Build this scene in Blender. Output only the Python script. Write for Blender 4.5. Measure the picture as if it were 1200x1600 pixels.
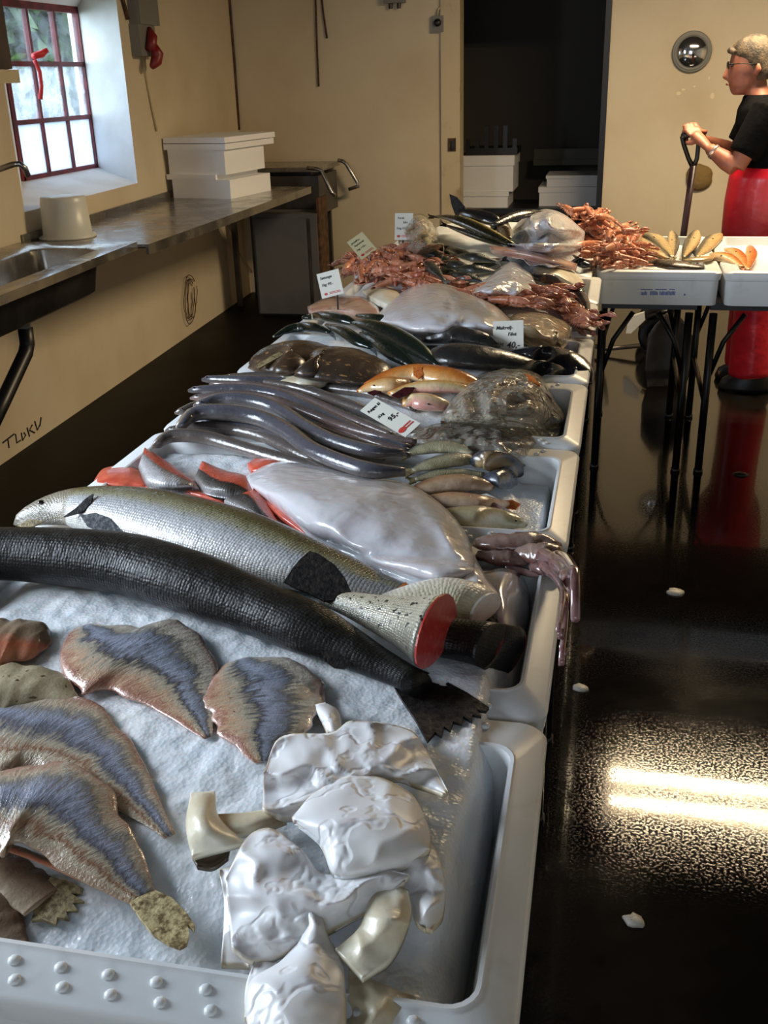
import bpy, math, random
import numpy as np
from mathutils import Vector, Matrix, noise as MN
for o in list(bpy.data.objects): bpy.data.objects.remove(o)
S = bpy.context.scene
COL = S.collection
# ------------------------------------------------------------------ camera
FPX = 1600.0
_p, _y, _r = [math.radians(a) for a in (23.05, 13.0, 1.72)]
CAM = np.array([0.0, 0.0, 1.58])
_f = np.array([-math.sin(_y)*math.cos(_p), math.cos(_y)*math.cos(_p), -math.sin(_p)])
_rt = np.array([math.cos(_y), math.sin(_y), 0.0]); _d = np.cross(_f, _rt)
MR = np.array([math.cos(_r)*_rt+math.sin(_r)*_d, -math.sin(_r)*_rt+math.cos(_r)*_d, _f])
cd = bpy.data.cameras.new('camera'); cam = bpy.data.objects.new('camera', cd); COL.objects.link(cam)
cd.sensor_fit = 'VERTICAL'; cd.sensor_height = 24.0; cd.lens = 24.0*FPX/1600.0; cd.clip_start = .02
mw = Matrix.Identity(4)
for i in range(3):
    mw[i][0] = MR[0][i]; mw[i][1] = -MR[1][i]; mw[i][2] = -MR[2][i]; mw[i][3] = CAM[i]
cam.matrix_world = mw
S.camera = cam
# ------------------------------------------------------------------ world and light
wd = bpy.data.worlds.new('sky'); S.world = wd; wd.use_nodes = True
bg = wd.node_tree.nodes['Background']; bg.inputs[0].default_value = (.72, .82, 1.0, 1); bg.inputs[1].default_value = 8.5
def area(name, loc, rot, sx, sy, power, col):
    l = bpy.data.lights.new(name, 'AREA'); l.shape = 'RECTANGLE'; l.size = sx; l.size_y = sy; l.energy = power; l.color = col
    o = bpy.data.objects.new(name, l); COL.objects.link(o); o.location = loc; o.rotation_euler = rot
    return o
# area light added inside the closed front wall for inferred daylight behind the camera
area('added_daylight_offscreen', (0.2, -2.50, 1.35), (math.radians(90), 0, 0), 2.6, 2.1, 34, (.78, .88, 1.0))
# area light for an assumed, unseen nearer window; the wall is solid here
area('assumed_window_offscreen', (-2.50, 1.15, 1.72), (0, math.radians(-90), 0), 1.0, 1.3, 90, (.76, .87, 1.0))
S.view_settings.view_transform = 'Standard'; S.view_settings.look = 'None'
S.view_settings.gamma = 1.0; S.view_settings.use_curve_mapping = False
S.view_settings.exposure = 0.12
# ------------------------------------------------------------------ helpers
def ray(u, v): return MR.T @ np.array([(u-600)/FPX, (v-800)/FPX, 1.0])
def Pz(u, v, z):
    q = ray(u, v); return CAM+q*((z-CAM[2])/q[2])
def Py(u, v, y):
    q = ray(u, v); return CAM+q*((y-CAM[1])/q[1])
def Px(u, v, x):
    q = ray(u, v); return CAM+q*((x-CAM[0])/q[0])
def Pp(u, v, p0, n):
    q = ray(u, v); n = np.array(n, float); return CAM+q*(np.dot(n, np.array(p0)-CAM)/np.dot(n, q))
def pr(P):
    c = MR @ (np.array(P)-CAM); return np.array([600+FPX*c[0]/c[2], 800+FPX*c[1]/c[2]])
def lin(*c):
    if len(c) == 1: c = c[0]
    out = []
    for x in c:
        x /= 255.0; out.append(x/12.92 if x <= .04045 else ((x+.055)/1.055)**2.4)
    return tuple(out)+(1.0,)
def sstep(t):
    t = min(1.0, max(0.0, t)); return t*t*(3-2*t)
def nz(x, y, z=0.0): return MN.noise(Vector((x, y, z)))
OFF = {}
def tag(o, label=None, cat=None, group=None, kind=None):
    if label: o['label'] = label
    if cat: o['category'] = cat
    if group: o['group'] = group
    if kind: o['kind'] = kind
    return o
def thing(name, loc, label, cat, group=None):
    o = bpy.data.objects.new(name, None); COL.objects.link(o); o.location = [float(a) for a in loc]
    o.empty_display_size = .03
    OFF[o] = np.array([float(a) for a in loc]); return tag(o, label, cat, group)
def mesh(name, V, F, mat, parent=None, uv=None, prof=None, smooth=True, loc=None):
    V = np.asarray(V, float)
    if parent is not None: off = OFF[parent]
    elif loc is not None: off = np.asarray(loc, float)
    else:
        off = np.array([(V[:, 0].min()+V[:, 0].max())/2, (V[:, 1].min()+V[:, 1].max())/2, V[:, 2].min()])
    me = bpy.data.meshes.new(name); me.from_pydata((V-off).tolist(), [], [list(f) for f in F]); me.update()
    if smooth: me.polygons.foreach_set('use_smooth', [True]*len(me.polygons))
    if uv is not None:
        l = me.uv_layers.new(name='UVMap'); l.data.foreach_set('uv', np.asarray(uv, float).ravel())
    if prof is not None:
        l = me.uv_layers.new(name='prof'); l.data.foreach_set('uv', np.asarray(prof, float).ravel())
    if mat is not None: me.materials.append(mat)
    o = bpy.data.objects.new(name, me); COL.objects.link(o); OFF[o] = off
    if parent is not None: o.parent = parent
    else: o.location = off.tolist()
    return o
def sharp(o, ang=35):
    me = o.data
    try: me.set_sharp_from_angle(angle=math.radians(ang))
    except Exception: pass
    return o
class MB:
    """collects verts/faces"""
    def __init__(s): s.V = []; s.F = []
    def box(s, x0, x1, y0, y1, z0, z1, rot=None):
        b = len(s.V)
        P = [(x0,y0,z0),(x1,y0,z0),(x1,y1,z0),(x0,y1,z0),(x0,y0,z1),(x1,y0,z1),(x1,y1,z1),(x0,y1,z1)]
        if rot is not None: P = [rot(p) for p in P]
        s.V += [tuple(p) for p in P]
        s.F += [[b+i for i in f] for f in ((3,2,1,0),(4,5,6,7),(0,1,5,4),(1,2,6,5),(2,3,7,6),(3,0,4,7))]
        return s
    def quad(s, *p):
        b = len(s.V); s.V += [tuple(q) for q in p]; s.F.append(list(range(b, b+len(p)))); return s
    def prism(s, poly, z0, z1):
        b = len(s.V); n = len(poly)
        s.V += [(p[0], p[1], z0) for p in poly]+[(p[0], p[1], z1) for p in poly]
        s.F.append([b+i for i in range(n)][::-1]); s.F.append([b+n+i for i in range(n)])
        for i in range(n): j = (i+1) % n; s.F.append([b+i, b+j, b+n+j, b+n+i])
        return s
    def rings(s, rings, cap0=True, cap1=True, closed=True):
        b = len(s.V); m = len(rings[0])
        for r in rings: s.V += [tuple(p) for p in r]
        for i in range(len(rings)-1):
            for j in range(m if closed else m-1):
                k = (j+1) % m; s.F.append([b+i*m+j, b+i*m+k, b+(i+1)*m+k, b+(i+1)*m+j])
        if cap0: s.F.append([b+j for j in range(m)][::-1])
        if cap1: s.F.append([b+(len(rings)-1)*m+j for j in range(m)])
        return s
    def tube(s, pts, r, m=8, k=1.0):
        pts = [np.array(p, float) for p in pts]; n = len(pts)
        rr = r if hasattr(r, '__len__') else [r]*n
        rings = []; prevN = None
        for i in range(n):
            T = pts[min(i+1, n-1)]-pts[max(i-1, 0)]; T = T/(np.linalg.norm(T)+1e-9)
            if prevN is None:
                a = np.array([0, 0, 1.0]) if abs(T[2]) < .9 else np.array([1.0, 0, 0])
                N = np.cross(T, a)
            else: N = prevN-T*np.dot(prevN, T)
            N = N/(np.linalg.norm(N)+1e-9); prevN = N; B = np.cross(T, N)
            rings.append([pts[i]+rr[i]*(math.cos(a)*N+k*math.sin(a)*B) for a in [2*math.pi*j/m for j in range(m)]])
        return s.rings(rings)
    def ell(s, zs):
        """stack of horizontal ellipses (cx,cy,z,rx,ry)"""
        rings = []
        for cx, cy, z, rx, ry in zs:
            rings.append([(cx+rx*math.cos(a), cy+ry*math.sin(a), z) for a in [2*math.pi*j/18 for j in range(18)]])
        return s.rings(rings)
    def build(s, name, mat, parent=None, smooth=False, **kw): return mesh(name, s.V, s.F, mat, parent, smooth=smooth, **kw)
def catmull(pts, n):
    P = np.array(pts, float)
    if len(P) == 2: return np.array([P[0]+(P[1]-P[0])*t for t in np.linspace(0, 1, n)])
    d = np.r_[0, np.cumsum(np.linalg.norm(np.diff(P[:, :2], axis=0), axis=1)+1e-6)]; d /= d[-1]
    T = np.zeros_like(P)
    for i in range(len(P)):
        a, b = max(i-1, 0), min(i+1, len(P)-1); T[i] = (P[b]-P[a])/(d[b]-d[a])
    out = []
    for t in np.linspace(0, 1, n):
        i = min(int(np.searchsorted(d, t, 'right')-1), len(P)-2); h = d[i+1]-d[i]; x = (t-d[i])/h
        out.append((2*x**3-3*x**2+1)*P[i]+(x**3-2*x**2+x)*h*T[i]+(-2*x**3+3*x**2)*P[i+1]+(x**3-x**2)*h*T[i+1])
    return np.array(out)
# ------------------------------------------------------------------ materials
class G:
    def __init__(s, name):
        s.m = bpy.data.materials.new(name); s.m.use_nodes = True; s.t = s.m.node_tree; s.t.nodes.clear()
        s.out = s.t.nodes.new('ShaderNodeOutputMaterial')
    def n(s, typ, **kw):
        nd = s.t.nodes.new('ShaderNode'+typ)
        for k, v in kw.items():
            if k.startswith('i_'):
                key = k[2:]; key = int(key) if key.isdigit() else key.replace('_', ' ')
                s.set(nd.inputs[key], v)
            else: setattr(nd, k, v)
        return nd
    def set(s, sock, v):
        if isinstance(v, bpy.types.NodeSocket): s.t.links.new(v, sock)
        elif isinstance(v, bpy.types.Node): s.t.links.new(v.outputs[0], sock)
        else: sock.default_value = v
    def math(s, op, a, b=0.0, clamp=False):
        nd = s.t.nodes.new('ShaderNodeMath'); nd.operation = op; nd.use_clamp = clamp
        s.set(nd.inputs[0], a); s.set(nd.inputs[1], b); return nd.outputs[0]
    def mix(s, f, a, b):
        nd = s.t.nodes.new('ShaderNodeMix'); nd.data_type = 'RGBA'
        s.set(nd.inputs[0], f); s.set(nd.inputs[6], a); s.set(nd.inputs[7], b); return nd.outputs[2]
    def ramp(s, f, stops):
        nd = s.t.nodes.new('ShaderNodeValToRGB'); r = nd.color_ramp
        while len(r.elements) < len(stops): r.elements.new(.5)
        for e, (p, c) in zip(r.elements, stops): e.position = p; e.color = c
        s.set(nd.inputs[0], f); return nd.outputs[0]
    def noise(s, co, scale, detail=4, rough=.55, out=0):
        nd = s.n('TexNoise'); nd.inputs['Scale'].default_value = scale; nd.inputs['Detail'].default_value = detail
        nd.inputs['Roughness'].default_value = rough
        if co is not None: s.set(nd.inputs['Vector'], co)
        return nd.outputs[out]
    def sm(s, x, lo, hi):
        nd = s.n('MapRange', interpolation_type='SMOOTHSTEP'); s.set(nd.inputs[0], x)
        nd.inputs[1].default_value = lo; nd.inputs[2].default_value = hi; return nd.outputs[0]
    def bump(s, h, strength, dist=.002, nrm=None):
        nd = s.n('Bump'); nd.inputs['Strength'].default_value = strength; nd.inputs['Distance'].default_value = dist
        s.set(nd.inputs['Height'], h)
        if nrm is not None: s.set(nd.inputs['Normal'], nrm)
        return nd.outputs[0]
    def bsdf(s, col, rough=.5, metal=0.0, nrm=None, **kw):
        b = s.n('BsdfPrincipled'); s.set(b.inputs['Base Color'], col); s.set(b.inputs['Roughness'], rough); s.set(b.inputs['Metallic'], metal)
        if nrm is not None: s.set(b.inputs['Normal'], nrm)
        for k, v in kw.items(): s.set(b.inputs[k.replace('_', ' ')], v)
        return b
    def done(s, sh):
        s.t.links.new(sh.outputs[0] if isinstance(sh, bpy.types.Node) else sh, s.out.inputs[0]); return s.m
def pm(name, col, rough=.5, metal=0.0, var=None, bump=None, sss=0, coat=0, emis=None, spec=None, trans=0, vr=None):
    """principled; var=(scale,colour2,lo,hi), bump=(scale,strength,dist), vr=(scale,rough2)"""
    g = G(name); co = g.n('TexCoord').outputs['Object']; c = col; nrm = None; r = rough
    if var: c = g.mix(g.sm(g.noise(co, var[0], 5), var[2], var[3]), col, var[1])
    if vr: r = g.math('ADD', g.math('MULTIPLY', g.sm(g.noise(co, vr[0], 3), .35, .65), vr[1]-rough), rough)
    if bump: nrm = g.bump(g.noise(co, bump[0], 4), bump[1], bump[2])
    kw = {}
    if sss: kw['Subsurface Weight'] = sss; kw['Subsurface Scale'] = .02; 
    if coat: kw['Coat Weight'] = coat; kw['Coat Roughness'] = .12
    if trans: kw['Transmission Weight'] = trans
    if spec is not None: kw['Specular IOR Level'] = spec
    if emis: kw['Emission Color'] = emis[0]; kw['Emission Strength'] = emis[1]
    b = g.bsdf(c, r, metal, nrm)
    for k, v in kw.items(): b.inputs[k].default_value = v
    return g.done(b)
def fishmat(name, stops, spots=None, scale=0, rough=.28, metal=.0, head=None, tail=None, mott=.10, coat=.35, sss=.05, band=None, rib=0, sb=.5):
    """fish skin: stops over the belly-to-back coordinate d; spots=(scale,threshold,colour,dmin); scale=scale size (m)"""
    g = G(name); pf = g.n('UVMap', uv_map='prof').outputs[0]; uv = g.n('UVMap', uv_map='UVMap').outputs[0]
    sx = g.n('SeparateXYZ'); g.set(sx.inputs[0], pf); s_, d_ = sx.outputs[0], sx.outputs[1]
    co = g.n('TexCoord').outputs['Object']
    dd = g.math('ADD', d_, g.math('MULTIPLY', g.math('SUBTRACT', g.noise(co, 22, 5), .5), mott*2.2))
    if rib:    # streaky membrane: colour bands broken up along fine slanting hatching
        mp = g.n('Mapping'); g.set(mp.inputs[0], uv); mp.inputs['Scale'].default_value = (rib*3.4, rib*.5, 1); mp.inputs['Rotation'].default_value = (0, 0, .5)
        rn_ = g.noise(mp.outputs[0], 1.0, 3, .6)
        dd = g.math('ADD', dd, g.math('MULTIPLY', g.math('SUBTRACT', rn_, .5), .34))
    c = g.ramp(dd, stops)
    c = g.mix(g.math('MULTIPLY', g.sm(g.noise(co, 70, 3), .45, .7), .30), c, g.mix(.5, c, (.02, .02, .02, 1)))
    if band:   # (scale, colour, dmin) wavy bars across the back
        w = g.n('TexWave', wave_type='BANDS', bands_direction='X'); g.set(w.inputs['Vector'], uv)
        w.inputs['Scale'].default_value = band[0]; w.inputs['Distortion'].default_value = 6; w.inputs['Detail'].default_value = 2; w.inputs['Detail Scale'].default_value = 2
        c = g.mix(g.math('MULTIPLY', g.sm(w.outputs[1], .45, .65), g.sm(dd, band[2], band[2]+.12)), c, band[1])
    if spots:
        f = g.math('MULTIPLY', g.sm(g.noise(uv, spots[0], 2), spots[1], spots[1]+.05), g.sm(dd, spots[3], spots[3]+.2))
        c = g.mix(f, c, spots[2])
    if head: c = g.mix(g.sm(g.math('ADD', s_, g.math('MULTIPLY', g.noise(co, 30), .04)), head[0]+.05, head[0]+.02), c, head[1])
    if tail: c = g.mix(g.sm(s_, tail[0], tail[0]+.08), c, tail[1])
    nrm = g.bump(g.noise(co, 45, 4), .4, .005); nrm = g.bump(g.noise(co, 210, 3), .25, .0015, nrm)
    rg = g.math('ADD', rough, g.math('MULTIPLY', g.sm(g.noise(co, 38, 3), .4, .7), .16))
    coat = coat*.6
    if scale:
        vo = g.n('TexVoronoi', feature='F1'); g.set(vo.inputs['Vector'], uv); vo.inputs['Scale'].default_value = 1.0/scale; vo.inputs['Randomness'].default_value = .35
        nrm = g.bump(g.math('SUBTRACT', 1.0, vo.outputs[0]), sb, scale*.45, nrm)
    if rib:
        nrm = g.bump(rn_, .4, .004, nrm)
        gl_ = g.noise(co, 330, 2); nrm = g.bump(g.sm(gl_, .5, .7), .22, .0015, nrm)
    b = g.bsdf(c, rg, metal, nrm); b.inputs['Coat Weight'].default_value = coat; b.inputs['Coat Roughness'].default_value = .13
    g.set(b.inputs['Coat Normal'], g.bump(g.noise(co, 75, 3), .35, .004))
    b.inputs['Subsurface Weight'].default_value = sss; b.inputs['Subsurface Scale'].default_value = .015
    return g.done(b)
def finmat(name, col, col2, rough=.5):
    g = G(name); co = g.n('TexCoord').outputs['Object']
    f = g.sm(g.noise(co, 130, 4), .38, .68)
    nrm = g.bump(g.noise(co, 160, 3), .5, .003)
    b = g.bsdf(g.mix(f, col, col2), rough, 0, nrm); b.inputs['Coat Weight'].default_value = .05; b.inputs['Specular IOR Level'].default_value = .25; return g.done(b)
def bagmat(name, col, clear=.0, rough=.22, cr=1.0):
    g = G(name); co = g.n('TexCoord').outputs['Object']
    rd = g.math('ABSOLUTE', g.math('SUBTRACT', g.noise(co, 9, 2), .5)); rd2 = g.math('ABSOLUTE', g.math('SUBTRACT', g.noise(co, 28, 2), .5))
    nrm = g.bump(g.sm(rd, .0, .10), .35*cr, .012); nrm = g.bump(g.sm(rd2, .0, .15), .25*cr, .005, nrm)
    b = g.bsdf(col, rough, 0, nrm); b.inputs['Coat Weight'].default_value = .5; b.inputs['Coat Roughness'].default_value = .1; g.set(b.inputs['Coat Normal'], nrm)
    b.inputs['Subsurface Weight'].default_value = .25; b.inputs['Subsurface Scale'].default_value = .03
    if clear:
        tr = g.n('BsdfTransparent'); tr.inputs[0].default_value = (.93, .92, .88, 1)
        fr = g.n('Fresnel'); g.set(fr.inputs['Normal'], nrm); fr.inputs[0].default_value = 1.45
        mx = g.n('MixShader'); g.set(mx.inputs[0], g.math('SUBTRACT', clear, g.math('MULTIPLY', fr.outputs[0], .9), True)); 
        g.t.links.new(b.outputs[0], mx.inputs[1]); g.t.links.new(tr.outputs[0], mx.inputs[2]); return g.done(mx)
    return g.done(b)
m_wall = pm('cream_wall_paint', lin(212, 198, 172), .6, var=(1.3, lin(196, 178, 148), .35, .75), bump=(9, .25, .01))
m_wallL = m_wall
m_white = pm('white_paint', lin(232, 232, 232), .5, var=(3, lin(215, 214, 210), .4, .7), bump=(12, .2, .006))
m_jamb = pm('jamb_paint', lin(200, 182, 148), .5, var=(6, lin(160, 138, 104), .55, .75))
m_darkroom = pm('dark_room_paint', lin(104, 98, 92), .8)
m_ceil = pm('dark_ceiling_boards', lin(48, 42, 36), .85)
g = G('wet_dark_floor'); co = g.n('TexCoord').outputs['Object']
n1 = g.noise(co, 1.1, 5); n2 = g.noise(co, 150, 4, .6); n3 = g.noise(co, 9, 4)
fc = g.mix(g.sm(n1, .4, .65), lin(11, 9, 8), lin(20, 16, 13)); fc = g.mix(g.sm(n3, .55, .72), fc, lin(8, 7, 6))
sxf = g.n('SeparateXYZ'); g.set(sxf.inputs[0], co)
dry = g.sm(g.math('ADD', sxf.outputs[0], g.math('MULTIPLY', n1, .5)), -.55, -1.1)   # drier strip along the left wall
fr = g.math('ADD', g.math('ADD', .04, g.math('MULTIPLY', g.sm(n1, .42, .7), .09)), g.math('MULTIPLY', dry, .42))
nb = g.bump(g.sm(n2, .50, .68), .055, .0010); nb = g.bump(n3, .03, .004, nb)
bf = g.bsdf(fc, fr, 0, nb); g.set(bf.inputs['Specular IOR Level'], g.math('SUBTRACT', .38, g.math('MULTIPLY', dry, .28)))
m_floor = g.done(bf)
m_steel = pm('stainless_steel', lin(172, 168, 162), .17, .9, var=(5, lin(142, 138, 132), .4, .7), vr=(8, .30))
m_steel_d = pm('dull_steel', lin(92, 88, 86), .4, .7, var=(5, lin(66, 62, 60), .4, .7))
m_crate = pm('white_crate_plastic', lin(226, 229, 230), .33, var=(14, lin(206, 208, 204), .55, .8), bump=(60, .06, .003), sss=.08)
m_crate2 = m_crate
m_foam = pm('white_foam', lin(240, 240, 242), .6, bump=(180, .15, .002), sss=.1)
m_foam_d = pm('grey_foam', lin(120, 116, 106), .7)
m_black = pm('black_metal', lin(20, 19, 20), .35, .2)
m_blackpl = pm('black_plastic', lin(22, 20, 22), .4)
m_greyplas = pm('grey_plastic', lin(120, 118, 112), .5)
m_redframe = pm('red_window_paint', lin(120, 34, 44), .45, var=(12, lin(74, 22, 30), .4, .7))
m_redh = pm('bright_red_paint', lin(214, 50, 56), .4)
m_tub = pm('translucent_tub', lin(214, 214, 205), .35, sss=.3)
m_cab = pm('grey_cabinet', lin(98, 98, 102), .45, var=(3, lin(84, 84, 88), .4, .7))
m_brown = pm('dark_brown_wood', lin(66, 48, 42), .6, var=(10, lin(44, 32, 28), .4, .7))
m_rust = pm('rust_brown', lin(92, 62, 38), .7, var=(20, lin(60, 38, 22), .4, .6))
m_cream = pm('cream_plastic', lin(196, 182, 146), .5)
m_text = pm('black_ink', lin(24, 22, 30), .5)
m_redtext = pm('red_print', lin(196, 66, 58), .5)
m_bluetext = pm('blue_print', lin(70, 96, 170), .5)
m_card = pm('white_card', lin(226, 224, 212), .35)
m_cardy = pm('yellowish_card', lin(218, 208, 164), .35)
g = G('crushed_ice'); co = g.n('TexCoord').outputs['Object']
vo = g.n('TexVoronoi', feature='F1'); g.set(vo.inputs['Vector'], co); vo.inputs['Scale'].default_value = 190
nb = g.bump(vo.outputs[0], .3, .003); nb = g.bump(g.noise(co, 60, 4), .25, .005, nb)
b = g.bsdf(g.mix(g.sm(g.noise(co, 7, 4), .35, .7), lin(242, 246, 250), lin(226, 233, 240)), .3, 0, nb)
b.inputs['Subsurface Weight'].default_value = .55; b.inputs['Subsurface Scale'].default_value = .02; b.inputs['Subsurface Radius'].default_value = (.6, .9, 1.0)
m_ice = g.done(b)
m_icey = m_ice
# ------------------------------------------------------------------ room shell
def wx(y): return -2.68-.0467*(y-3.88)          # left wall line
WN = np.array([1, .0467, 0.0]); WN /= np.linalg.norm(WN)
WP = np.array([wx(0), 0, 0.0])
def Pw(u, v, b=0.0): return Pp(u, v, WP+WN*b, WN)
YB = 7.9; HC = 2.72; XR = 3.3; YF = -2.6
def struct(name, mb, mat, parent=None, smooth=False):
    o = mb.build(name, mat, parent, smooth=smooth, **({} if parent else {'loc': (0, 0, 0)})); o['kind'] = 'structure'; return o
struct('floor', MB().box(-4.2, XR+.2, YF-1.5, 11.2, -.12, 0), m_floor)
struct('ceiling', MB().box(-3.2, XR+.15, YF-.15, YB+.2, HC, HC+.12), m_ceil)
# back wall with doorway
DX0, DX1, DH = Py(715, 200, YB)[0], Py(947, 165, YB)[0], 2.2
wb = MB()
wb.box(-3.2, DX0, YB, YB+.16, 0, HC); wb.box(DX1, XR+.15, YB, YB+.16, 0, HC); wb.box(DX0, DX1, YB, YB+.16, DH, HC)
struct('wall_back', wb, m_wall)
struct('wall_right', MB().box(XR, XR+.15, YF, YB, 0, HC), m_wall)
wf = MB()
wf.box(-3.2, XR+.15, YF-.15, YF, 0, HC)
struct('wall_front', wf, m_wall)
d1 = MB()  # unseen door frame, added round the back area light; the wall is solid
for xx in (-1.12, -.02, 1.08+.44): d1.box(xx-.03, xx+.03, YF, YF+.05, 0, 2.45)
d1.box(-1.15, 1.55, YF, YF+.05, 2.40, 2.46)
struct('added_door_frame', d1, m_white)
# left wall with a deep splayed window opening
XG = -3.09                                           # glass plane
ga, gb, gt = Px(33, 281, XG), Px(150, 261, XG), Px(117, 16, XG)
gy0, gy1, gz0, gz1 = ga[1], gb[1], (ga[2]+gb[2])/2, gt[2]
ra, rb = Pw(38, 330), Pw(215, 287)
ry0, ry1, rz0, rz1 = ra[1], rb[1], (ra[2]+rb[2])/2, 2.25
def wl(y, z): return (wx(y), y, z)
lw = MB()
lw.quad(wl(YF, 0), wl(ry0, 0), wl(ry0, HC), wl(YF, HC)); lw.quad(wl(ry1, 0), wl(YB, 0), wl(YB, HC), wl(ry1, HC))
lw.quad(wl(ry0, 0), wl(ry1, 0), wl(ry1, rz0), wl(ry0, rz0)); lw.quad(wl(ry0, rz1), wl(ry1, rz1), wl(ry1, HC), wl(ry0, HC))
# outer skin of the wall
lw.quad((-3.16, YF, 0), (-3.16, YF, HC), (-3.16, gy0-.03, HC), (-3.16, gy0-.03, 0)); lw.quad((-3.16, gy1+.03, 0), (-3.16, gy1+.03, HC), (-3.16, YB, HC), (-3.16, YB, 0))
lw.quad((-3.16, gy0-.03, 0), (-3.16, gy0-.03, gz0-.03), (-3.16, gy1+.03, gz0-.03), (-3.16, gy1+.03, 0)); lw.quad((-3.16, gy0-.03, gz1+.03), (-3.16, gy0-.03, HC), (-3.16, gy1+.03, HC), (-3.16, gy1+.03, gz1+.03))
struct('wall_left', lw, m_wallL)
rv = MB()
A = [wl(ry0, rz0), wl(ry1, rz0), wl(ry1, rz1), wl(ry0, rz1)]
B = [(XG, gy0, gz0), (XG, gy1, gz0), (XG, gy1, gz1), (XG, gy0, gz1)]
Cc = [(-3.16, gy0-.03, gz0-.03), (-3.16, gy1+.03, gz0-.03), (-3.16, gy1+.03, gz1+.03), (-3.16, gy0-.03, gz1+.03)]
for i in range(4):
    j = (i+1) % 4; rv.quad(A[i], A[j], B[j], B[i]); rv.quad(B[i], B[j], Cc[j], Cc[i])
struct('trim_1', rv, m_white)
# window: red steel frame, nine panes
win = thing('window_1', (XG, (gy0+gy1)/2, gz0), None, None); win['kind'] = 'structure'
fr_ = MB(); t = .018
for yy in (gy0, gy1): fr_.box(XG-.02, XG+.02, yy-t, yy+t, gz0-t, gz1+t)
for zz in (gz0, gz1): fr_.box(XG-.02, XG+.02, gy0, gy1, zz-t, zz+t)
fr_.build('window_frame', m_redframe, win)
for i in (1, 2):
    yy = gy0+(gy1-gy0)*i/3; zz = gz0+(gz1-gz0)*i/3
    MB().box(XG-.014, XG+.016, yy-.011, yy+.011, gz0+t, gz1-t).build('glazing_bar', m_redframe, win)
    MB().box(XG-.013, XG+.017, gy0+t, gy1-t, zz-.012, zz+.012).build('glazing_bar', m_redframe, win)
def glass(name, frost):
    g = G(name); co = g.n('TexCoord').outputs['Object']
    tr = g.n('BsdfTransparent'); tr.inputs[0].default_value = (.85, .9, .88, 1)
    gl = g.n('BsdfGlossy'); gl.inputs['Roughness'].default_value = .12
    tl = g.n('BsdfTranslucent'); tl.inputs[0].default_value = (.52, .57, .62, 1)
    m1 = g.n('MixShader'); g.set(m1.inputs[0], g.math('MULTIPLY', g.sm(g.noise(co, 9, 4), .25, .75), frost[1]-frost[0]))
    m1b = g.math('ADD', g.math('MULTIPLY', g.sm(g.noise(co, 9, 4), .3, .7), frost[1]-frost[0]), frost[0]); g.set(m1.inputs[0], m1b)
    g.t.links.new(tr.outputs[0], m1.inputs[1]); g.t.links.new(tl.outputs[0], m1.inputs[2])
    m2 = g.n('MixShader'); m2.inputs[0].default_value = .06; g.t.links.new(m1.outputs[0], m2.inputs[1]); g.t.links.new(gl.outputs[0], m2.inputs[2])
    return g.done(m2)
gm = [glass('frosted_glass', (.75, .97)), glass('smeared_glass', (.12, .5)), glass('clear_glass', (.0, .08))]
for i in range(3):
    for j in range(3):
        y0 = gy0+(gy1-gy0)*i/3; z0 = gz0+(gz1-gz0)*j/3
        MB().box(XG-.003, XG+.003, y0+.005, y0+(gy1-gy0)/3-.005, z0+.005, z0+(gz1-gz0)/3-.005).build('window_pane', gm[j], win)
h0 = Px(62, 95, XG+.05)
hd = MB().tube([Px(52, 88, XG+.03), Px(66, 84, XG+.05), Px(74, 78, XG+.07)], [.016, .02, .012])
hdl = hd.build('window_latch', m_redh, win, smooth=True)
MB().tube([Px(54, 94, XG+.05), Px(62, 112, XG+.06), Px(65, 135, XG+.06), Px(63, 155, XG+.05)], [.012, .011, .010, .013]).build('latch_arm', m_redh, hdl, smooth=True)
# outdoors: lawn and trees seen through the panes
m_grass = pm('grass_ground', lin(70, 96, 48), .9, var=(6, lin(44, 66, 30), .4, .6))
struct('ground_outside', MB().box(-14, -3.17, -4, 16, -.3, -.12), m_grass)
m_leaf = pm('green_leaves', lin(66, 96, 34), .5, var=(3, lin(24, 42, 18), .35, .65))
m_bark = pm('bark', lin(70, 62, 52), .8)
def bush(name, label, c, r, n, seed, trunk):
    rnd = random.Random(seed); tr = thing(name, (c[0], c[1], -.12), label, 'tree', 'trees outside the window')
    MB().tube([(c[0], c[1], -.12), (c[0]+.05, c[1]+.03, 1.2), (c[0]-.05, c[1], 3.0)], [trunk, trunk*.8, trunk*.5]).build('trunk', m_bark, tr, smooth=True)
    V = []; F = []
    for k in range(n):
        while True:
            p = np.array([rnd.uniform(-1, 1) for _ in range(3)])
            if np.dot(p, p) < 1: break
        p = np.array(c)+p*np.array(r); a = np.array([rnd.gauss(0, 1) for _ in range(3)]); a /= np.linalg.norm(a); b = np.cross(a, [rnd.gauss(0, 1) for _ in range(3)]); b /= np.linalg.norm(b)
        l = rnd.uniform(.08, .17); i = len(V); V += [p-a*l, p+b*l*.45, p+a*l, p-b*l*.45]; F.append([i, i+1, i+2, i+3])
    o = mesh('foliage', V, F, m_leaf, tr); o['kind'] = 'stuff'
bush('leafy_tree', 'green leafy tree with a grey trunk close behind the window panes', (-5.5, 9.8, 2.3), (1.2, 1.5, 1.2), 9000, 3, .09)
bush('leafy_tree', 'bushy green tree standing farther out on the lawn', (-8.4, 14.6, 2.3), (2.6, 3.4, 1.9), 12000, 4, .14)
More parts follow.
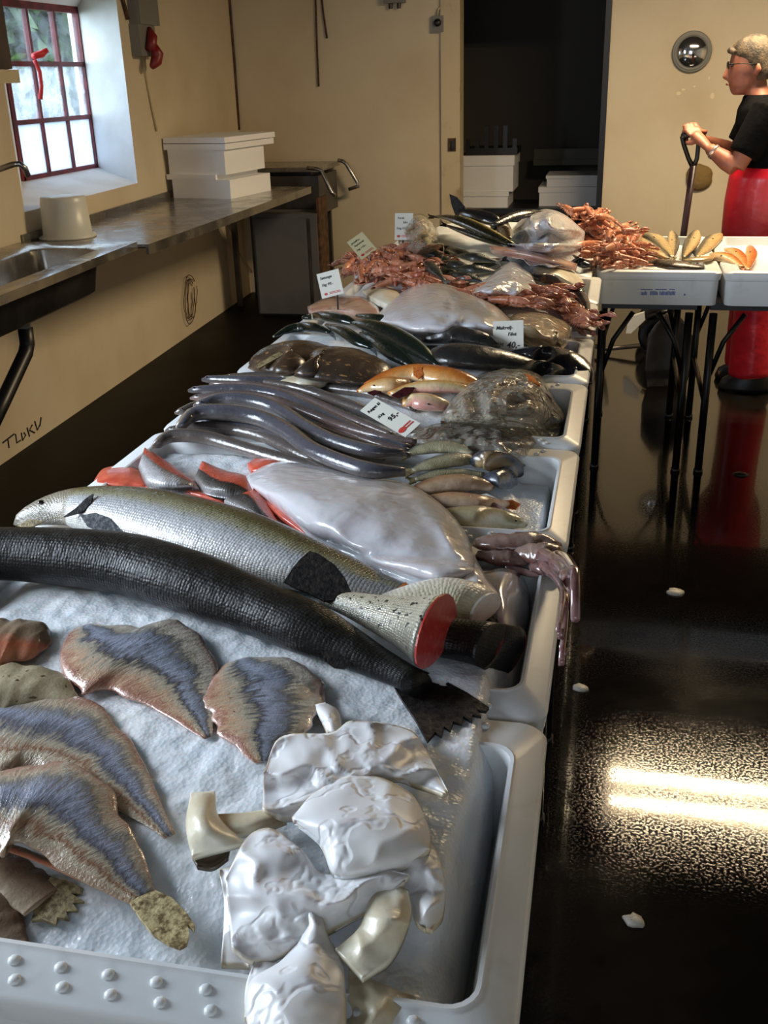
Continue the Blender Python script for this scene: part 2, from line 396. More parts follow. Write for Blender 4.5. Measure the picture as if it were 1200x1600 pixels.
# dark store room behind the doorway
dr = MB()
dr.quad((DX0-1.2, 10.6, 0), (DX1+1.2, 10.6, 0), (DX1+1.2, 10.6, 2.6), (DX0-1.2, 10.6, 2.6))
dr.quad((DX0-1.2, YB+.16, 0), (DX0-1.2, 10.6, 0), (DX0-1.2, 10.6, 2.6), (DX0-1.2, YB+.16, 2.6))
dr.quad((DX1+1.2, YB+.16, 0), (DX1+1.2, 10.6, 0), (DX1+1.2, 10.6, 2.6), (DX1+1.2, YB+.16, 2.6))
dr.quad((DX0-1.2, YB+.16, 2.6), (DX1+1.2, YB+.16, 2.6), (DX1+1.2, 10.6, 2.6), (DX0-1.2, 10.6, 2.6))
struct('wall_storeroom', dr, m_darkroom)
# door lining
xl = Py(690, 200, YB)[0]
struct('trim_2', MB().box(xl, DX0+.02, YB-.022, YB+.16, 0, DH+.06), m_jamb)
struct('trim_3', MB().box(DX1-.035, DX1+.006, YB-.012, YB+.16, 0, DH+.02), m_black)
lt = thing('door_latch', Py(706, 230, YB-.024), 'small dark metal latch on the pale door lining', 'latch')
p = Py(706, 226, YB-.024)
lpl = MB().box(p[0]-.026, p[0]+.03, YB-.032, YB-.0225, p[2]-.045, p[2]+.045).build('latch_plate', m_rust, lt)
MB().box(p[0]+.002, p[0]+.022, YB-.05, YB-.032, p[2]-.03, p[2]+.03).build('latch_bolt', m_black, lpl)
# stacked boxes in the store room
def rbox(x0, x1, y0, y1, z0, z1, lip=.0, mat=None, name='box', parent=None):
    mb = MB(); b = .012
    mb.box(x0+b, x1-b, y0+b, y1-b, z0, z1-(.04 if lip else 0))
    if lip: mb.box(x0, x1, y0, y1, z1-.04, z1)
    return mb.build(name, mat, parent)
def foam(label, u0, u1, v0, v1, y, z0=None, depth=.5, mat=m_foam, cat='box', grp='foam boxes in the dark store room'):
    a, b = Py(u0, v1, y), Py(u1, v0, y); z0 = a[2] if z0 is None else z0
    t = thing('foam_box', ((a[0]+b[0])/2, y+depth/2, z0), label, cat, grp)
    h = b[2]-z0; rbox(a[0]+.008, b[0]-.008, y+.008, y+depth-.008, z0, z0+h*.72, 0, mat, 'box_body', t); 
    rbox(a[0], b[0], y, y+depth, z0+h*.72, z0+h, 0, mat, 'box_lid', t); return t
zt = Py(760, 325, 8.7)[2]
st_ = thing('storage_table', (-.9, 8.95, 0), 'low dark table holding foam boxes inside the store room', 'table')
MB().box(-2.0, .5, 8.66, 9.3, zt-.04, zt).build('table_top', m_blackpl, st_)
for xx in (-1.9, -.8, .4):
    for yy in (8.72, 9.22): MB().box(xx-.02, xx+.02, yy-.02, yy+.02, 0, zt-.04).build('leg', m_black, st_)
foam('white foam box at the bottom of the stack left in the store room', 700, 797, 300, 325, 8.7, zt)
foam('white foam box on top of the stack left in the store room', 702, 806, 243, 300, 8.7, Py(760, 300, 8.7)[2])
foam('wide white foam box low on the right in the dark store room', 838, 944, 292, 322, 8.8, zt, .48)
foam('flat white foam box resting on the wide right box in the store room', 850, 944, 274, 292, 8.8, Py(880, 292, 8.8)[2], .45)
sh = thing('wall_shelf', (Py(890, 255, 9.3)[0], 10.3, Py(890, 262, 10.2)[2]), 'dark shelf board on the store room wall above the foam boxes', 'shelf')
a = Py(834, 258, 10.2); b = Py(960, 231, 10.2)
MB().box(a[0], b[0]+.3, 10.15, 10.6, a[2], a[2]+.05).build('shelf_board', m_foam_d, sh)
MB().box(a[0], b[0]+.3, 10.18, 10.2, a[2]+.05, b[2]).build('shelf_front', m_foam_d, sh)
bk = thing('dark_crate', Py(765, 243, 8.95), 'black open crate on top of the left foam boxes', 'crate')
p = Py(765, 242, 8.75)
MB().box(p[0]-.2, p[0]+.22, 8.78, 9.1, p[2], p[2]+.05).build('crate_base', m_blackpl, bk)
for i in range(6): MB().box(p[0]-.2+i*.076, p[0]-.165+i*.076, 8.78, 8.8, p[2]+.05, p[2]+(.22 if 1 < i < 5 else .12)).build('crate_slat', m_blackpl, bk)
# ------------------------------------------------------------------ lamp over the far end
def tube_lamp():
    x0, x1, yc, z = .16, 1.5, 5.38, 2.56
    L = thing('ceiling_lamp', ((x0+x1)/2, yc, HC), 'twin tube ceiling lamp with warm light above the red apron', 'lamp')
    MB().box(x0-.04, x1+.04, yc-.2, yc+.2, z+.05, HC).build('lamp_housing', m_white, L)
    em = pm('warm_tube', (1, .8, .5, 1), .5, emis=((1, .60, .20, 1), 7.0))
    for dy in (-.13, .13): MB().tube([(x0, yc+dy, z+.025), (x1, yc+dy, z+.025)], .019, 10).build('lamp_tube_offscreen', em, L, smooth=True)
    for dy in (-.13, .13): area('ceiling_lamp_offscreen', ((x0+x1)/2, yc+dy, z-.01), (0, 0, 0), x1-x0, .07, 56, (1, .79, .50))
tube_lamp()
# ------------------------------------------------------------------ things on the back wall
def disc(rings, cx, cz, yo, n=40):
    mb = MB(); R = []
    for r, dy in rings: R.append([(cx+r*math.cos(a), yo-dy, cz+r*math.sin(a)) for a in [2*math.pi*k/n for k in range(n)]])
    return mb.rings(R)
c = Py(1081, 81, YB); rm = .131
mr = thing('round_mirror', (c[0], YB, c[2]-rm), 'round convex wall mirror in a grey ribbed rim', 'mirror')
m_mir = pm('mirror_glass', lin(206, 208, 212), .08, .97, bump=(6, .1, .02))
disc([(rm, 0), (rm, .02), (rm*.94, .034), (rm*.88, .02), (rm*.86, .036), (rm*.80, .03)], c[0], c[2], YB).build('mirror_rim', m_greyplas, mr, smooth=True)
disc([(rm*.84, .022), (rm*.7, .040), (rm*.5, .052), (rm*.25, .059), (rm*.02, .061)], c[0], c[2], YB).build('mirror_face', m_mir, mr, smooth=True)
p = Py(685, 37, YB)
sw = thing('wall_switch', (p[0], YB, p[2]-.05), 'grey square wall switch with a black knob beside the doorway', 'switch')
sbx = MB().box(p[0]-.04, p[0]+.04, YB-.035, YB, p[2]-.055, p[2]+.05).build('switch_box', m_greyplas, sw)
disc([(.026, .035), (.024, .055), (.002, .056)], p[0], p[2]+.005, YB, 16).build('switch_knob', m_blackpl, sbx, smooth=True)
MB().tube([(p[0]-.005, YB-.016, p[2]+.05), (p[0]+.002, YB-.014, p[2]+.09), (p[0]+.04, YB-.014, p[2]+.12), (p[0]+.04, YB-.014, HC)], .008, 6).build('cable', m_cream, sw, smooth=True)
p = Py(618, 4, YB)
bx = thing('junction_box', (p[0], YB, p[2]-.03), 'grey cable junction box high on the cream back wall', 'box')
MB().box(p[0]-.075, p[0]+.075, YB-.06, YB, p[2]-.005, p[2]+.14).build('box_body', m_greyplas, bx)
for dx in (-.03, .03): MB().tube([(p[0]+dx, YB-.03, p[2]-.005), (p[0]+dx, YB-.03, p[2]-.04)], .014, 8).build('cable_gland', m_blackpl, bx)
for nm, lab, pts in (('hanging_cable', 'thin dark cable running down the back wall from the ceiling', [(492, -40), (494, 30), (496, 90), (498, 135)]), ('hanging_cable', 'short brown string slanting down the back wall', [(500, -30), (505, 20), (511, 60)]), ('corner_pipe', 'thin brown pipe running down the corner of the room', [(354, -60), (358, 0), (366, 100), (373, 203)])):
    q = [Py(u, v, YB-.012) for u, v in pts]
    tag(MB().tube(q, .007 if 'pipe' not in nm else .012, 6).build(nm, m_rust, smooth=True), lab, 'pipe' if 'pipe' in nm else 'cable')
p = Py(1092, 277, YB)
rg = MB(); rnd = random.Random(5)
rg.rings([[(p[0]+r*math.cos(a)*(1+.2*nz(a, r*9)), YB-d, p[2]+r*1.05*math.sin(a)*(1+.25*nz(a+3, r*9))) for a in [2*math.pi*k/20 for k in range(20)]] for r, d in ((.088, .0), (.09, .02), (.07, .05), (.03, .06))])
tag(rg.build('wall_sponge', pm('olive_sponge', lin(128, 104, 62), .9, bump=(40, .6, .01)), smooth=True), 'olive brown round sponge hanging on the wall behind the shovel shaft', 'sponge')
m_flake = pm('bare_plaster', lin(226, 212, 180), .7)
for i, (u, v, a, b) in enumerate(((1068, 140, .014, .006), (1085, 135, .008, .006), (1108, 122, .006, .01), (1113, 150, .013, .02), (1060, 146, .016, .012))):
    q = Py(u, v, YB); o = MB().rings([[(q[0]+a*math.cos(t)*(1+.3*nz(t, i)), YB-d, q[2]+b*math.sin(t)*(1+.3*nz(t+2, i))) for t in [2*math.pi*k/10 for k in range(10)]] for d in (0, .002)]).build('paint_chip', m_flake)
    tag(o, 'small pale chip in the wall paint below the round mirror', 'paint chip', 'paint chips below the round mirror')
# ------------------------------------------------------------------ left wall: counter, sink, boxes
ZC = .91; XF = -2.07
def Pc(u, v): return Pz(u, v, ZC)
ye = Pc(212, 382)[1]; yf = Pc(492, 291)[1]
wk = thing('worktop', ((-2.75+XF)/2, (ye+yf)/2, ZC-.1), 'long stainless steel worktop along the cream wall under the window', 'worktop')
mb = MB().prism([(wx(ye)+.004, ye+.004), (XF, ye+.004), (XF+.03, yf), (wx(yf)+.004, yf)], ZC-.012, ZC); mb.build('steel_top', m_steel, wk)
MB().prism([(XF-.012, ye+.004), (XF, ye+.004), (XF+.03, yf), (XF+.018, yf)], ZC-.045, ZC-.012).build('front_edge', m_steel, wk)
MB().prism([(wx(ye)+.004, ye+.01), (wx(ye)+.016, ye+.01), (wx(yf)+.016, yf), (wx(yf)+.004, yf)], ZC, ZC+.04).build('back_lip', m_steel, wk)
for yy in (ye+.3, (ye+yf)/2, yf-.2): MB().prism([(wx(yy)+.004, yy-.02), (XF-.1, yy-.02), (XF-.1, yy+.02), (wx(yy)+.004, yy+.02)], ZC-.06, ZC-.012).build('bracket', m_steel_d, wk)
# sink unit
def rrect(x0, x1, y0, y1, r, z, n=5):
    out = []
    for cx, cy, a0 in ((x1-r, y1-r, 0), (x0+r, y1-r, 90), (x0+r, y0+r, 180), (x1-r, y0+r, 270)):
        for k in range(n+1): a = math.radians(a0+90*k/n); out.append((cx+r*math.cos(a), cy+r*math.sin(a), z))
    return out
ys0 = 2.9; XFW = XF; XF = -2.095; xb = wx(3.8)+.012; zs = ZC+.012
sk = thing('sink_unit', ((xb+XF)/2, 3.8, ZC-.25), 'stainless steel sink unit on the left wall beside the worktop', 'sink')
bx0, bx1, by0, by1 = Pz(60, 388, zs)[0], XF-.1, 3.15, Pz(165, 388, zs)[1]
bx0 = max(bx0, xb+.1)
R = [rrect(xb, XF, ys0, ye, .012, zs-.035), rrect(xb, XF, ys0, ye, .012, zs), rrect(bx0-.012, bx1+.012, by0-.012, by1+.012, .07, zs), rrect(bx0, bx1, by0, by1, .06, zs-.008), rrect(bx0+.02, bx1-.02, by0+.02, by1-.02, .06, zs-.17), rrect(bx0+.05, bx1-.05, by0+.05, by1-.05, .06, zs-.19)]
sharp(MB().rings(R, cap0=False).build('sink_top', m_steel, sk, smooth=True))
R = [rrect(bx0-.004, bx1+.004, by0-.004, by1+.004, .06, zs-.03), rrect(bx0+.016, bx1-.016, by0+.016, by1-.016, .06, zs-.176), rrect(bx0+.046, bx1-.046, by0+.046, by1-.046, .06, zs-.196)]
MB().rings(R, cap0=False).build('basin_shell', m_steel_d, sk, smooth=True)
q = Pz(35, 487, .70); q0 = np.array([(bx0+bx1)/2, q[1], zs-.19])
q = np.array([(bx0+bx1)/2, Px(36, 500, (bx0+bx1)/2)[1], 0])
def sx_(u, v): return Px(u, v, (bx0+bx1)/2)
t0 = sx_(34, 475); t0[2] = zs-.19
MB().tube([t0, sx_(36, 515)], .024, 12).build('drain_stub', m_greyplas, sk, smooth=True)
MB().tube([sx_(38, 512), sx_(41, 538), sx_(38, 552), sx_(0, 625), sx_(-40, 700)], .030, 12).build('drain_pipe', m_blackpl, sk, smooth=True)
w0 = Pw(-40, 275, .08); w1 = sx_(0, 268)
MB().tube([Pw(-30, 276, .1), Pw(2, 264, .24), Pw(22, 257, .30), Pw(32, 256, .33), Pw(41, 263, .34), Pw(46, 275, .34)], .012, 10).build('tap_spout', m_steel, sk, smooth=True)
sk.rotation_euler = (0, 0, math.radians(2.67)); XF = XFW
# assumed nearer window, unseen: frame added on the solid wall round the area light
w2 = MB()
for yy in (.45, 1.15, 1.85): w2.box(wx(1.15)+.01, wx(1.15)+.045, yy-.02, yy+.02, 1.18, 2.26)
for zz in (1.18, 1.72, 2.26): w2.box(wx(1.15)+.01, wx(1.15)+.045, .45, 1.85, zz-.02, zz+.02)
struct('assumed_window_frame', w2, m_redframe)
# upturned tub
p = Pc(92, 375); rt = .116
tb = thing('upturned_tub', (p[0]+.0, p[1]+.05, ZC), 'white translucent plastic tub standing upside down on the worktop', 'tub')
cx, cy = p[0], p[1]+.09
MB().ell([(cx, cy, ZC, rt*1.1, rt*1.1), (cx, cy, ZC+.012, rt*1.1, rt*1.1), (cx, cy, ZC+.016, rt, rt), (cx, cy, ZC+.16, rt*.93, rt*.93), (cx, cy, ZC+.185, rt*.9, rt*.9), (cx, cy, ZC+.19, rt*.86, rt*.86)]).build('tub_body', m_tub, tb, smooth=True)
mb = MB().ell([(cx, cy, ZC+.0005, rt*1.16, rt*1.16), (cx, cy, ZC+.010, rt*1.17, rt*1.17)]); mb.build('tub_rim', m_tub, tb, smooth=True)
# foam boxes
a = Pc(263, 309); b = Pc(361, 311); c = Pc(391, 297)
ux = (b-a); wdt = np.linalg.norm(ux); ux /= wdt; a = a+ux*.042; wdt -= .042; uy = np.array([-ux[1], ux[0], 0]); dp = max(.3, abs(np.dot(c-b, uy)))
def fb(o, w, d, z0, z1, inset=0):
    return [tuple(o+ux*p+uy*q)[:2] for p, q in ((inset, inset), (w-inset, inset), (w-inset, d-inset), (inset, d-inset))], z0, z1
def pixh(u, v):    # height on the front face plane
    return Pp(u, v, a, uy)[2]
z1, z2, z3, z4 = pixh(310, 273), pixh(310, 233), pixh(310, 215), pixh(310, 205)
f1 = thing('foam_box', a, 'white foam box standing on the steel worktop, lower of the two', 'box', 'white foam boxes on the worktop')
po, lo, hi = fb(a, wdt, dp, ZC, z1); MB().prism(po, ZC, z1-.03).build('box_body', m_foam, f1)
po, lo, hi = fb(a-ux*.035-uy*.006, wdt*.86, dp+.01, z1-.03, z1); MB().prism(po, z1-.03, z1).build('box_lid', m_foam, f1)
f2 = thing('foam_box', a+np.array([0, 0, z1-ZC]), 'white foam box on top of the other foam box, with a wide lid', 'box', 'white foam boxes on the worktop')
po, lo, hi = fb(a-ux*.02+uy*.01, wdt*.98, dp-.02, 0, 0); MB().prism(po, z1, z2-.004).build('box_body', m_foam, f2)
po, lo, hi = fb(a-ux*.03-uy*.012, wdt*1.06, dp+.1, 0, 0); MB().prism(po, z2-.004, z2+(z3-z2)*.45).build('box_rim', m_foam, f2)
po, lo, hi = fb(a-ux*.03-uy*.008, wdt*1.055, dp+.12, 0, 0); MB().prism(po, z2+(z3-z2)*.45+.004, z3).build('box_lid', m_foam, f2)
# stainless trolley with tube handles at the end of the worktop
yt = 7.3; zt = Py(450, 262, yt)[2]; x0 = wx(yt)+.02; x1 = Py(525, 262, yt)[0]
tl = thing('steel_trolley', ((x0+x1)/2, 7.55, 0), 'steel trolley with two bent tube handles in the wall corner', 'trolley')
MB().box(x0, x1-.12, yt, YB-.05, zt-.03, zt).build('trolley_top', m_steel, tl)
MB().box(x0+.02, x1-.14, yt+.02, YB-.07, zt-.33, zt-.06).build('trolley_bin', m_steel_d, tl)
MB().box(x0+.04, x1-.2, yt+.05, YB-.1, zt-.06, zt-.03).build('trolley_neck', m_blackpl, tl)
for (U, yy) in (([(480, 262), (496, 264), (502, 266), (518, 300), (524, 306)], yt-.02), ([(528, 250), (536, 252), (541, 256), (558, 284), (560, 291), (545, 296)], YB-.12)):
    MB().tube([Py(u, v, yy) for u, v in U], .014, 10).build('tube_handle', m_steel, tl, smooth=True)
for xx in (x0+.05, x1-.2):
    for yy in (yt+.06, YB-.12): MB().box(xx-.018, xx+.018, yy-.018, yy+.018, 0.0, zt-.33).build('leg', m_steel_d, tl)
# grey cabinet under it
cy0 = 7.02; ca = Pz(402, 472, 0); cbx = Py(482, 470, cy0)[0]; x0 = Py(398, 400, cy0)[0]; x1 = Py(497, 400, cy0)[0]; zt2 = Py(440, 334, cy0)[2]
cb = thing('grey_cabinet', ((x0+x1)/2, cy0+.12, 0), 'dark grey metal cabinet with a framed door under the worktop end', 'cabinet')
MB().box(x0, x1, cy0, cy0+.24, .02, zt2).build('cabinet_body', m_cab, cb)
cdoor = MB().box(x0+.02, x1-.07, cy0-.02, cy0-.001, .03, zt2-.03).build('cabinet_door', m_cab, cb)
MB().box(x1-.065, x1-.045, cy0-.012, cy0-.001, .03, zt2-.03).build('door_strip', m_steel_d, cdoor)
MB().box(x1-.001, x1+.016, cy0+.02, cy0+.24, .0, zt2+.1).build('side_board', m_rust, cb)
MB().box(x0+.04, x1-.04, cy0+.02, cy0+.22, 0, .02).build('plinth', m_blackpl, cb)
tag(MB().tube([Pw(350, 345, .10), Pw(362, 372, .05), Pw(378, 402, .02), Pw(396, 428, .015)], .006, 6).build('hanging_cord', m_cream, smooth=True), 'thin pale cord hanging from the worktop beside the grey cabinet', 'string')  # a plain hanging cord; it pulls nothing
# electric box with a red plug on the left wall
q0 = Pw(200, -20); q1 = Pw(226, 88)
eb = thing('fuse_box', (q1[0], (q0[1]+q1[1])/2, q1[2]), 'tall grey switch box with red plug high on the left wall', 'switch box')
def wbox(mb, u0, v0, u1, v1, t0, t1):
    a = Pw(u0, v1); b = Pw(u1, v0); A = np.array([a[0], a[1], 0]); B = np.array([b[0], b[1], 0]); Z0, Z1 = a[2], b[2]
    P = [A+WN*t0, B+WN*t0, B+WN*t1, A+WN*t1]
    return mb.prism([tuple(x[:2]) for x in P], Z0, Z1)
wbox(MB(), 202, -40, 224, 38, 0, .07).build('upper_box', m_greyplas, eb)
wbox(MB(), 206, 40, 226, 88, 0, .06).build('lower_box', m_greyplas, eb)
m_dred = pm('dark_red_plastic', lin(124, 30, 32), .4)
sck = MB().tube([Pw(232, 46, .06), Pw(238, 58, .09), Pw(236, 78, .09)], [.02, .03, .03], 10).build('socket', m_dred, eb, smooth=True)
MB().tube([Pw(240, 72, .1), Pw(246, 84, .11), Pw(244, 96, .1), Pw(238, 104, .09)], [.024, .036, .034, .018], 10).build('red_plug', m_dred, sck, smooth=True)
MB().tube([Pw(222, -10, .05), Pw(233, 15, .06), Pw(238, 30, .05)], .008, 6).build('cable', m_greyplas, eb, smooth=True)
MB().tube([Pw(226, 88, .02), Pw(228, 115, .012), Pw(236, 160, .010), Pw(245, 205, .010)], .006, 6).build('cable', m_cream, eb, smooth=True)
MB().tube([Pw(186, -20, .012), Pw(192, 0, .012), Pw(200, 30, .012)], .012, 6).build('conduit', m_rust, eb, smooth=True)
# brown wooden cupboard edge at the top left
q = Pw(-30, 20, .3)
cu = thing('wall_cupboard', Pw(-20, 130, .15), 'dark brown wooden wall board with a cream ledge beside the window', 'cupboard')
e = Pw(20, 110, .28)
MB().box(-2.74, e[0], e[1]-.6, e[1], Pw(15, 108, .28)[2], 2.3).build('board', m_brown, cu)
MB().box(-2.74, e[0]+.02, e[1]-.6, e[1]+.01, Pw(15, 130, .28)[2], Pw(15, 109, .28)[2]).build('ledge', m_cream, cu)
# wire loops hanging on the low wall and grimy scribble
wi = MB()
for k in range(4):
    pts = []
    for a in np.linspace(-.6, 5.4, 26): pts.append(Pw(297+(3+2.4*k)*math.cos(a)+nz(k*3.3, a)*3, 468+(26+4.0*k)*math.sin(a)+nz(k*2.1+9, a)*5, .010+.004*k))
    wi.tube(pts, .0028, 5)
tag(wi.build('wire_coil', m_rust, smooth=True), 'loose coil of rusty wire hanging low on the wall', 'wire')
gs = MB()
for k, L in enumerate([[(4, 692), (22, 678)], [(12, 686), (14, 700)], [(24, 678), (26, 692), (32, 688)], [(33, 676), (35, 688), (40, 680), (37, 676)], [(42, 668), (46, 682)], [(50, 664), (46, 672), (54, 676)], [(54, 658), (58, 672), (62, 664)], [(64, 652), (62, 666)]]):
    gs.tube([Pw(u, v, .001) for u, v in L], .0042, 5)
tag(gs.build('wall_scribble', pm('soot', lin(40, 34, 32), .9)), 'dark scribbled marks at the bottom of the left wall', 'mark')
# ------------------------------------------------------------------ crates and tables
ZT = .85; ZB = .72
def crate_mesh(W, D):
    """rounded fish crate, origin at the middle of its bottom"""
    def rr(ins, z, r, ix=None):
        ix = ins if ix is None else ix
        return rrect(-W/2+ix, W/2-ix, -D/2+ins, D/2-ins, r, z, 5)
    h = ZT-ZB
    R = [rr(.012, 0, .03), rr(.010, h*.55, .03), rr(.009, h-.035, .03), rr(.004, h-.032, .032), rr(.0, h-.006, .032), rr(.005, h, .03),
         rr(.052, h, .03, .032), rr(.055, h+.003, .028, .035), rr(.060, h+.002, .026, .039), rr(.063, h-.012, .025, .042), rr(.078, h-.09, .025, .052), rr(.082, .022, .025, .056)]
    mb = MB(); mb.rings(R); return mb
rb_ = random.Random(11)
_stud = MB().rings([[(r*math.cos(a), r*math.sin(a), z) for a in [2*math.pi*k/8 for k in range(8)]] for r, z in ((.0062, -.001), (.0058, .0022), (.0035, .004))])
crate_studs = {}
def crate(name, label, cx, cy, rot, mat, grp, studs=(), W=.95, D=.49):
    t = thing(name, (cx, cy, ZB), label, 'crate', grp); t.rotation_euler = (0, 0, rot)
    OFF[t] = np.zeros(3)
    o = crate_mesh(W, D).build('crate_body', mat, t, smooth=True); sharp(o, 50)
    for i, (x, y) in enumerate(studs):
        if mat.name not in crate_studs:
            s = _stud.build('stud', mat, o, smooth=True); crate_studs[mat.name] = s.data
        else:
            s = bpy.data.objects.new('stud', crate_studs[mat.name]); COL.objects.link(s); s.parent = o
        s.location = (x, y, ZT-ZB)
    return t
XC = -.525
CY = [.5625, 1.0575, 1.560, 2.062, 2.56, 3.055, 3.55, 4.045, 4.54, 5.035]
names = ['holding white skins and silvery split fish', 'holding the big salmon', 'holding squid and the eels\' tails', 'holding bagged fish and brown flatfish', 'holding mackerel and dark glossy heads',
         'holding the big milky bag and pink fillets', 'holding langoustines and pale bags', 'holding grey fish under a clear bag', 'at the far end with dark fish']
CX = []
for i in range(9):
    x = XC-(.038 if i >= 7 else .0)+(.006 if i == 0 else 0); CX.append(x)
    st_ = []
    if i < 4:
        for k in range(18):
            for r_ in (0, 1):
                xx = .40-.046*k-.012*r_
                st_.append((xx, .226-.02*r_))
                st_.append((xx, -.226+.02*r_))
        if i in (1, 2, 3): st_ = [q for q in st_ if q[0] > .0]
    crate('fish_crate', 'white plastic fish crate '+names[i], x, (CY[i]+CY[i+1])/2, .012 if i == 0 else 0, m_crate if i < 2 else m_crate2, 'fish crates in the long row', st_)
a = Py(931, 424, 4.16); XR0 = a[0]
for i, lab in enumerate(('white fish crate with blue lettering holding fanned flatfish', 'white fish crate beside the lettered crate under orange fish', 'white fish crate at the end of the short row')):
    t = crate('fish_crate', lab, XR0+.24+i*.485, 4.16+.475, math.radians(90), m_crate2, 'fish crates in the short row', (), .95, .478)
    if i == 0:
        rr_ = random.Random(2); mb = MB()   # worn blue print: short strokes, lettering not legible in the photograph
        for k in range(26):
            if k in (5, 6, 13): continue
            u = 1002+k*2.1; w = .0018; p = Py(u, 458, 4.16); hh = rr_.choice((.012, .016, .018))
            mb.box(p[0]-w, p[0]+w, 4.1705, 4.1755, p[2]-.010, p[2]-.010+hh)
        for (u0, u1) in ((1001, 1020), (1024, 1042), (1046, 1055)):
            p, q = Py(u0, 453, 4.16), Py(u1, 453, 4.16); mb.box(p[0], q[0], 4.170, 4.1755, p[2]-.002, p[2]+.001)
        p = Py(1070, 461, 4.16); mb.box(p[0]-.003, p[0]+.003, 4.1705, 4.1755, p[2]-.004, p[2]+.003)
        OFF[t] = np.array([XR0+.24, 4.16+.475, ZB])
        # lettering is a child of the rotated crate: undo the rotation in its vertices
        V = [(v[1]-(4.16+.475), -(v[0]-(XR0+.24)), v[2]-ZB) for v in mb.V]
        OFF[t] = np.zeros(3); mesh('blue_lettering', V, mb.F, m_bluetext, t, smooth=False)
def table(label, x0, x1, y0, y1, legs, along='y'):
    t = thing('folding_table', ((x0+x1)/2, (y0+y1)/2, 0), label, 'table', 'black folding tables under the crates')
    MB().box(x0+.02, x1-.02, y0+.03, y1-.03, ZB-.03, ZB-.001).build('table_top', m_blackpl, t)
    for (x, y) in legs: MB().tube([(x, y, ZB-.045), (x, y, .012)], .016, 10).build('leg', m_black, t, smooth=True); MB().tube([(x, y, .014), (x, y, 0)], .02, 10).build('leg_foot', m_blackpl, t, smooth=True)
    ys = sorted(set(l[1] for l in legs)); xs = sorted(set(l[0] for l in legs))
    if along == 'y':
        for y in ys:
            MB().tube([(xs[0], y, .3), (xs[-1], y, .3)], .011, 8).build('cross_bar', m_black, t, smooth=True)
            d = .28 if y == ys[0] else -.28
            for x in xs: MB().tube([(x, y, .42), (x, y+d, ZB-.045)], .010, 8).build('brace', m_black, t, smooth=True)
    else:
        for x in xs:
            MB().tube([(x, ys[0], .3), (x, ys[-1], .3)], .011, 8).build('cross_bar', m_black, t, smooth=True)
            d = .12 if x == xs[0] else -.12
            for y in ys: MB().tube([(x, y, .40), (x+d*.4, y, .56), (x+d, y, ZB-.045)], .010, 8).build('brace', m_black, t, smooth=True)
    return t
lx0, lx1 = -.92, -.105
for i, (y0, y1) in enumerate(((.6, 2.05), (2.08, 3.53), (3.57, 5.02))):
    table(['black folding table under the salmon and eel crates', 'black folding table under the middle crates of the long row', 'black folding table under the far crates of the long row'][i], -.99, -.07, y0, y1, [(x, y) for x in (lx0, lx1) for y in (y0+.14, y1-.14)])
def lx(u, v): return Py(u, v, 4.24)[0]
table('black folding table under the blue-lettered crate', XR0+.01, lx(1086, 600)-.0, 4.2, 5.06, [(x, y) for x in (XR0+.035, lx(1067, 600)) for y in (4.24, 5.0)], 'x')
table('black folding table under the plain crates of the short row', lx(1090, 600), XR0+1.44, 4.2, 5.06, [(x, y) for x in (lx(1104, 600), XR0+1.36) for y in (4.24, 5.0)], 'x')
# ------------------------------------------------------------------ ice
def heap(y): return float(np.interp(y, [2.0, 2.4, 2.9, 3.4, 3.9, 4.4, 4.75, 4.95, 5.02], [0, .018, .045, .06, .088, .125, .13, .10, .02]))
def ice_z(x, y):
    if x > -.06 and y > 4.1:
        return .828+.085*math.exp(-((x+.06)/.13)**2-((y-4.72)/.28)**2)
    t = abs((x-XC+.02)/.42); c = max(0.0, 1-t**4)
    z = .834+heap(y)*c
    if y < 1.56:
        z = .836+.028*sstep((y-.645)/.14)*sstep((1.53-y)/.10)*sstep((x+.94)/.10)
        z += .010*math.exp(-((x+.39)/.12)**2-((y-.93)/.07)**2)
        z -= .075*sstep((x+.136+.010*nz(y*9, 2.2))/.05)
    elif y < 2.06: z -= .030*sstep((x+.22)/.06)
    elif y < 3.1: z -= .05*sstep((x+.18)/.06)
    return z
def ice_bed(label, x0, x1, y0, y1, mat, res=.0055, amp=.005, seed=0):
    nx, ny = int((x1-x0)/res), int((y1-y0)/res); V = []; F = []
    for j in range(ny+1):
        for i in range(nx+1):
            x = x0+(x1-x0)*i/nx; y = y0+(y1-y0)*j/ny
            z = ice_z(x, y)-.004+amp*(nz(x*14, y*14, seed)+.6*nz(x*45, y*45, seed)+.3*nz(x*140, y*140, seed))
            if i in (0, nx) or j in (0, ny): z -= .02
            V.append((x, y, z))
    for j in range(ny):
        for i in range(nx): k = j*(nx+1)+i; F.append([k, k+1, k+nx+2, k+nx+1])
    b = len(V); per = [i for i in range(nx+1)]+[j*(nx+1)+nx for j in range(1, ny+1)]+[ny*(nx+1)+i for i in range(nx-1, -1, -1)]+[j*(nx+1) for j in range(ny-1, 0, -1)]
    V += [(V[k][0], V[k][1], .745) for k in per]; n = len(per)
    for i in range(n): j = (i+1) % n; F.append([per[i], b+i, b+j, per[j]])
    F.append([b+i for i in range(n)])
    o = mesh('crushed_ice', V, F, mat); tag(o, label, 'ice', None, 'stuff')
icel = ['crushed ice under the white skins and split fish', 'crushed ice under the big salmon', 'melting ice under the squid and small fish', 'ice under the bagged fish']
ice_bed('crushed ice spread over the two front crates and their rims', XC-.42, XC+.422, CY[0]+.074, CY[2]-.080, m_ice, .005, seed=1)
for i in (2, 3): ice_bed(icel[i], CX[i]-.475+.052, CX[i]+.475-.052, CY[i]+.076, CY[i+1]-.080, m_icey, .008, seed=i)
